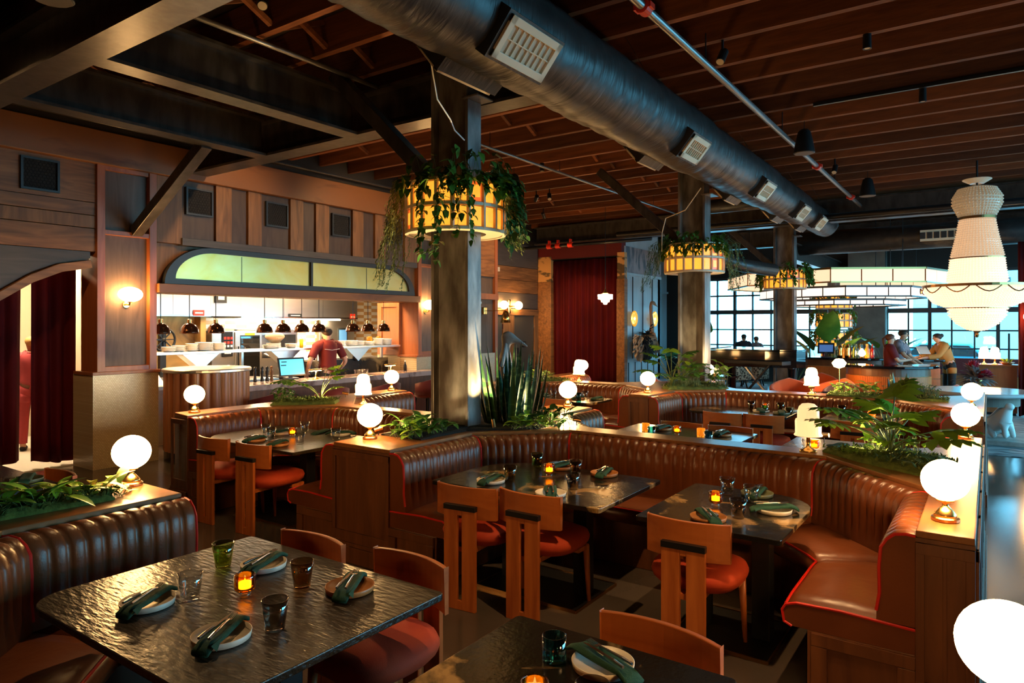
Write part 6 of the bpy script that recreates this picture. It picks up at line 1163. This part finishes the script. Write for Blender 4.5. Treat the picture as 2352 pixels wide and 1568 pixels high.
def pipe(name, label, pts, r, m, cat='pipe', extra=None):
    t = thing(name, label, cat, (0,0,0)); MB().tube(pts, r, 12).build('pipe_run', m, t, smooth=True); return t
M_GALV = mat('galvanised_pipe', (.30,.29,.28), .35, metal=.8)
t = pipe('sprinkler_pipe', 'grey sprinkler pipe with red couplings running beside the air duct', [(-1,2.12,4.17),(15.2,2.12,4.17)], .032, M_GALV)
for x in (4.75,11.0,14.0): q = MB().lathe([(.04,-.05),(.055,-.045),(.055,.045),(.04,.05)], n=16).xf(Matrix.Translation((x,2.12,4.17)) @ Matrix.Rotation(R(90), 4, 'Y')).box(x-.04,2.05,4.15, x+.04,2.19,4.19); q.build('red_coupling', M_RED, t)
for x in (3.2,6.1,8.9,9.9,12.4): MB().tube([(x,2.12,4.2),(x,2.12,4.45)], .006, 6).build('hanger_rod', M_BLACK, t)
pipe('cross_pipe', 'black pipe running across the room below the far ceiling', [(14.6,-6.5,3.92),(14.6,7.2,3.92)], .06, M_BLACK); t = pipe('curtain_pipe', 'black sprinkler pipe with red fittings above the crimson curtain', [(14.3,6.2,3.72),(14.3,9.9,3.72)], .04, M_BLACK)
for y in (8.95,8.7,8.35): MB().tube([(14.3,y,3.72),(14.3,y-.12,3.72)], .065, 10).box(14.26,y-.08,3.72, 14.34,y-.04,3.86).build('red_fitting', M_RED, t)
pipe('conduit', 'thin grey conduit along the upper left steel frame', [(2.6,5.35,4.33),(5.15,5.35,4.33)], .025, M_GALV); t = pipe('conduit', 'long grey conduit passing right of the first steel column', [(5.4,5.57,4.2),(14.4,5.57,4.2)], .02, M_GALV); [MB().tube([(-1.75+.612*k,5.57,4.2),(-1.75+.612*k,5.57,4.42)], .005, 6).build('hanger_rod', M_BLACK, t) for k in (12,15,18,21,24)]; pipe('conduit', 'long conduit along the top of the wooden kitchen wall', [(-1,8.9,4.27),(12.3,8.9,4.27)], .02, M_STEEL)
t = pipe('elbow_duct', 'bent black branch duct between the second and third columns', [(12.6,3.2,4.0),(12.6,4.3,4.0),(12.6,4.55,3.95),(12.6,4.6,3.8),(12.7,4.55,3.35),(12.8,4.4,3.12),(13.4,3.95,2.95),(14.4,3.6,2.9)], .13, M_DUCT, 'duct')
t = thing('end_duct', 'black duct with a long white register near the far windows', 'duct', (17.6,-.2,3.75)); MB().tube([(0,-4,0),(0,4.5,0)], .28, 20).build('duct_body', M_DUCT, t, smooth=True); MB().box(-.32,.35,-.14, -.26,1.45,.1).build('register_frame', M_VENTM, t); q = MB(); [q.box(-.335,.44+.13*k,-.09, -.318,.54+.13*k,.05) for k in range(8)]; q.build('register_slots', M_FRAMEDK, t)
def snap(x): return -1.75+.612*round((x+1.75)/.612)
def speaker():
    t = thing('pendant_speaker', '', 'speaker'); MB().lathe([(.0001,.30),(.045,.30),(.075,.27),(.10,.17),(.125,.03),(.128,0),(.12,-.004),(.0001,-.004)], n=28).build('body', M_BLACK, t, smooth=False); MB().lathe([(.0001,-.008),(.115,-.008),(.118,-.004)], n=28).build('grille', mat('speaker_grille', (.10,.09,.085), .6), t); MB().tube([(0,0,.3),(0,0,.48 if 0 else .42)], .004, 6).build('cable', M_BLACK, t); return t
for x, y, z, l in ((9.0,1.94,3.985,'black pendant speaker in the middle of the ceiling, right of the duct'),(13.2,1.7,3.98,'black pendant speaker farther back, above the chandelier'),(9.5,6.45,3.985,'black pendant speaker right of the first steel column'),(1.98,5.0,3.92,'black pendant speaker in the upper left corner')): place('speaker', speaker, (snap(x),y,z), 0, l, 'pendant speakers')
def can_light():
    t = thing('can_light', '', 'spotlight'); MB().lathe([(.0001,.14),(.035,.14),(.037,0),(.03,0),(.0001,.02)], n=16).build('can', M_BLACK, t); MB().lathe([(.0001,.012),(.028,.004)], n=16).build('lens', M_CREAM, t); return t
t = thing('track_rail', 'black lighting track under the joists at the upper right', 'track', (8.6,.4,4.36)); MB().box(-.02,-1.6,0, .02,1.3,.035).build('rail', M_BLACK, t)
for x, y, z, l in ((6.6,.9,4.262,'small black can light near the top right corner'),(8.6,.6,4.222,'black can light on the ceiling track, left one'),(8.6,-.9,4.222,'black can light on the ceiling track, right one'),(9.3,5.9,4.262,'small can light right of the first steel column')): place('can', can_light, (snap(x),y,z), 0, l, 'can lights under the joists')
t = thing('heater_wire', 'loose white cable looping from the first duct diffuser', 'cable', (0,0,0)); MB().tube([(3.75,3.35,3.72),(3.9,3.42,3.5),(4.15,3.5,3.42),(4.5,3.75,3.46),(4.62,3.74,3.4)], .006, 6).build('wire', M_WHITEP, t); t = thing('heater_wire', 'loose pale cable from the duct to the second steel column', 'cable', (0,0,0)); MB().tube([(9.3,3.3,3.7),(9.5,3.6,3.45),(9.75,4.0,3.4),(9.85,4.1,3.2),(9.86,4.11,2.9)], .008, 6).build('wire', M_CREAM, t)
# track heads over the seating and along the kitchen wall: these throw the pools of warm light
def track_spotlight(x, y, aim, power, size, label, col=(1,.60,.26)):
    x = snap(x); t = thing('track_spotlight', label, 'spotlight', (x,y,4.25), 0, 'track spotlights under the joists'); d = (Vector(aim)-Vector((x,y,4.25))).normalized()
    MB().tube([(0,0,.05),(0,0,.155)], .012, 8).build('stem', M_BLACK, t); b = MB().tube([d*-.06, d*.08], .04, 14).build('can', M_BLACK, t)
    MB().tube([d*.08, d*.084], .034, 14).build('lens', M_CREAM, b)
    l = bpy.data.lights.new('track_beam', 'SPOT'); l.energy = power; l.color = col; l.spot_size = R(size); l.spot_blend = .7; l.shadow_soft_size = .03
    o = bpy.data.objects.new('track_beam', l); o.parent = t; o.location = d*.1; o.rotation_euler = d.to_track_quat('-Z', 'Y').to_euler(); COL.objects.link(o)
for a in ((5.2,1.45,(4.1,.55,.45),240,22,'track spotlight aimed at the right end of the middle banquette'),(3.1,4.5,(1.5,2.5,.75),95,34,'track spotlight aimed at the nearest left table'),(6.0,2.0,(3.9,2.4,.75),135,42,'track spotlight aimed at the larger middle table'),(2.7,.4,(3.7,1.6,.6),148,40,'track spotlight aimed at the backs of the middle chairs'),(2.7,3.2,(3.6,5.4,.7),148,40,'track spotlight aimed at the chairs before the kitchen'),
    (1.5,6.6,(2.4,9.1,3.0),80,75,'track spotlight washing the planks over the arch'),(5.6,6.6,(5.4,9.1,3.2),75,75,'track spotlight washing the left of the brass panel wall'),(8.3,6.6,(8.2,9.1,3.1),75,75,'track spotlight washing the right of the brass panel wall'),(11.2,7.2,(13.8,10.1,2.3),120,60,'track spotlight washing the wall with the olive doors'),(12.8,8.2,(15.7,8.7,1.6),190,50,'track spotlight on the crimson curtain'),
    (11.8,2.0,(9.2,2.2,.7),144,50,'track spotlight over the farther booth'),(11.3,6.9,(8.9,5.3,.7),117,46,'track spotlight over the curtain booth'),(2.1,2.1,(2.2,1.0,.8),90,44,'track spotlight over the table at the bottom edge')): track_spotlight(*a)
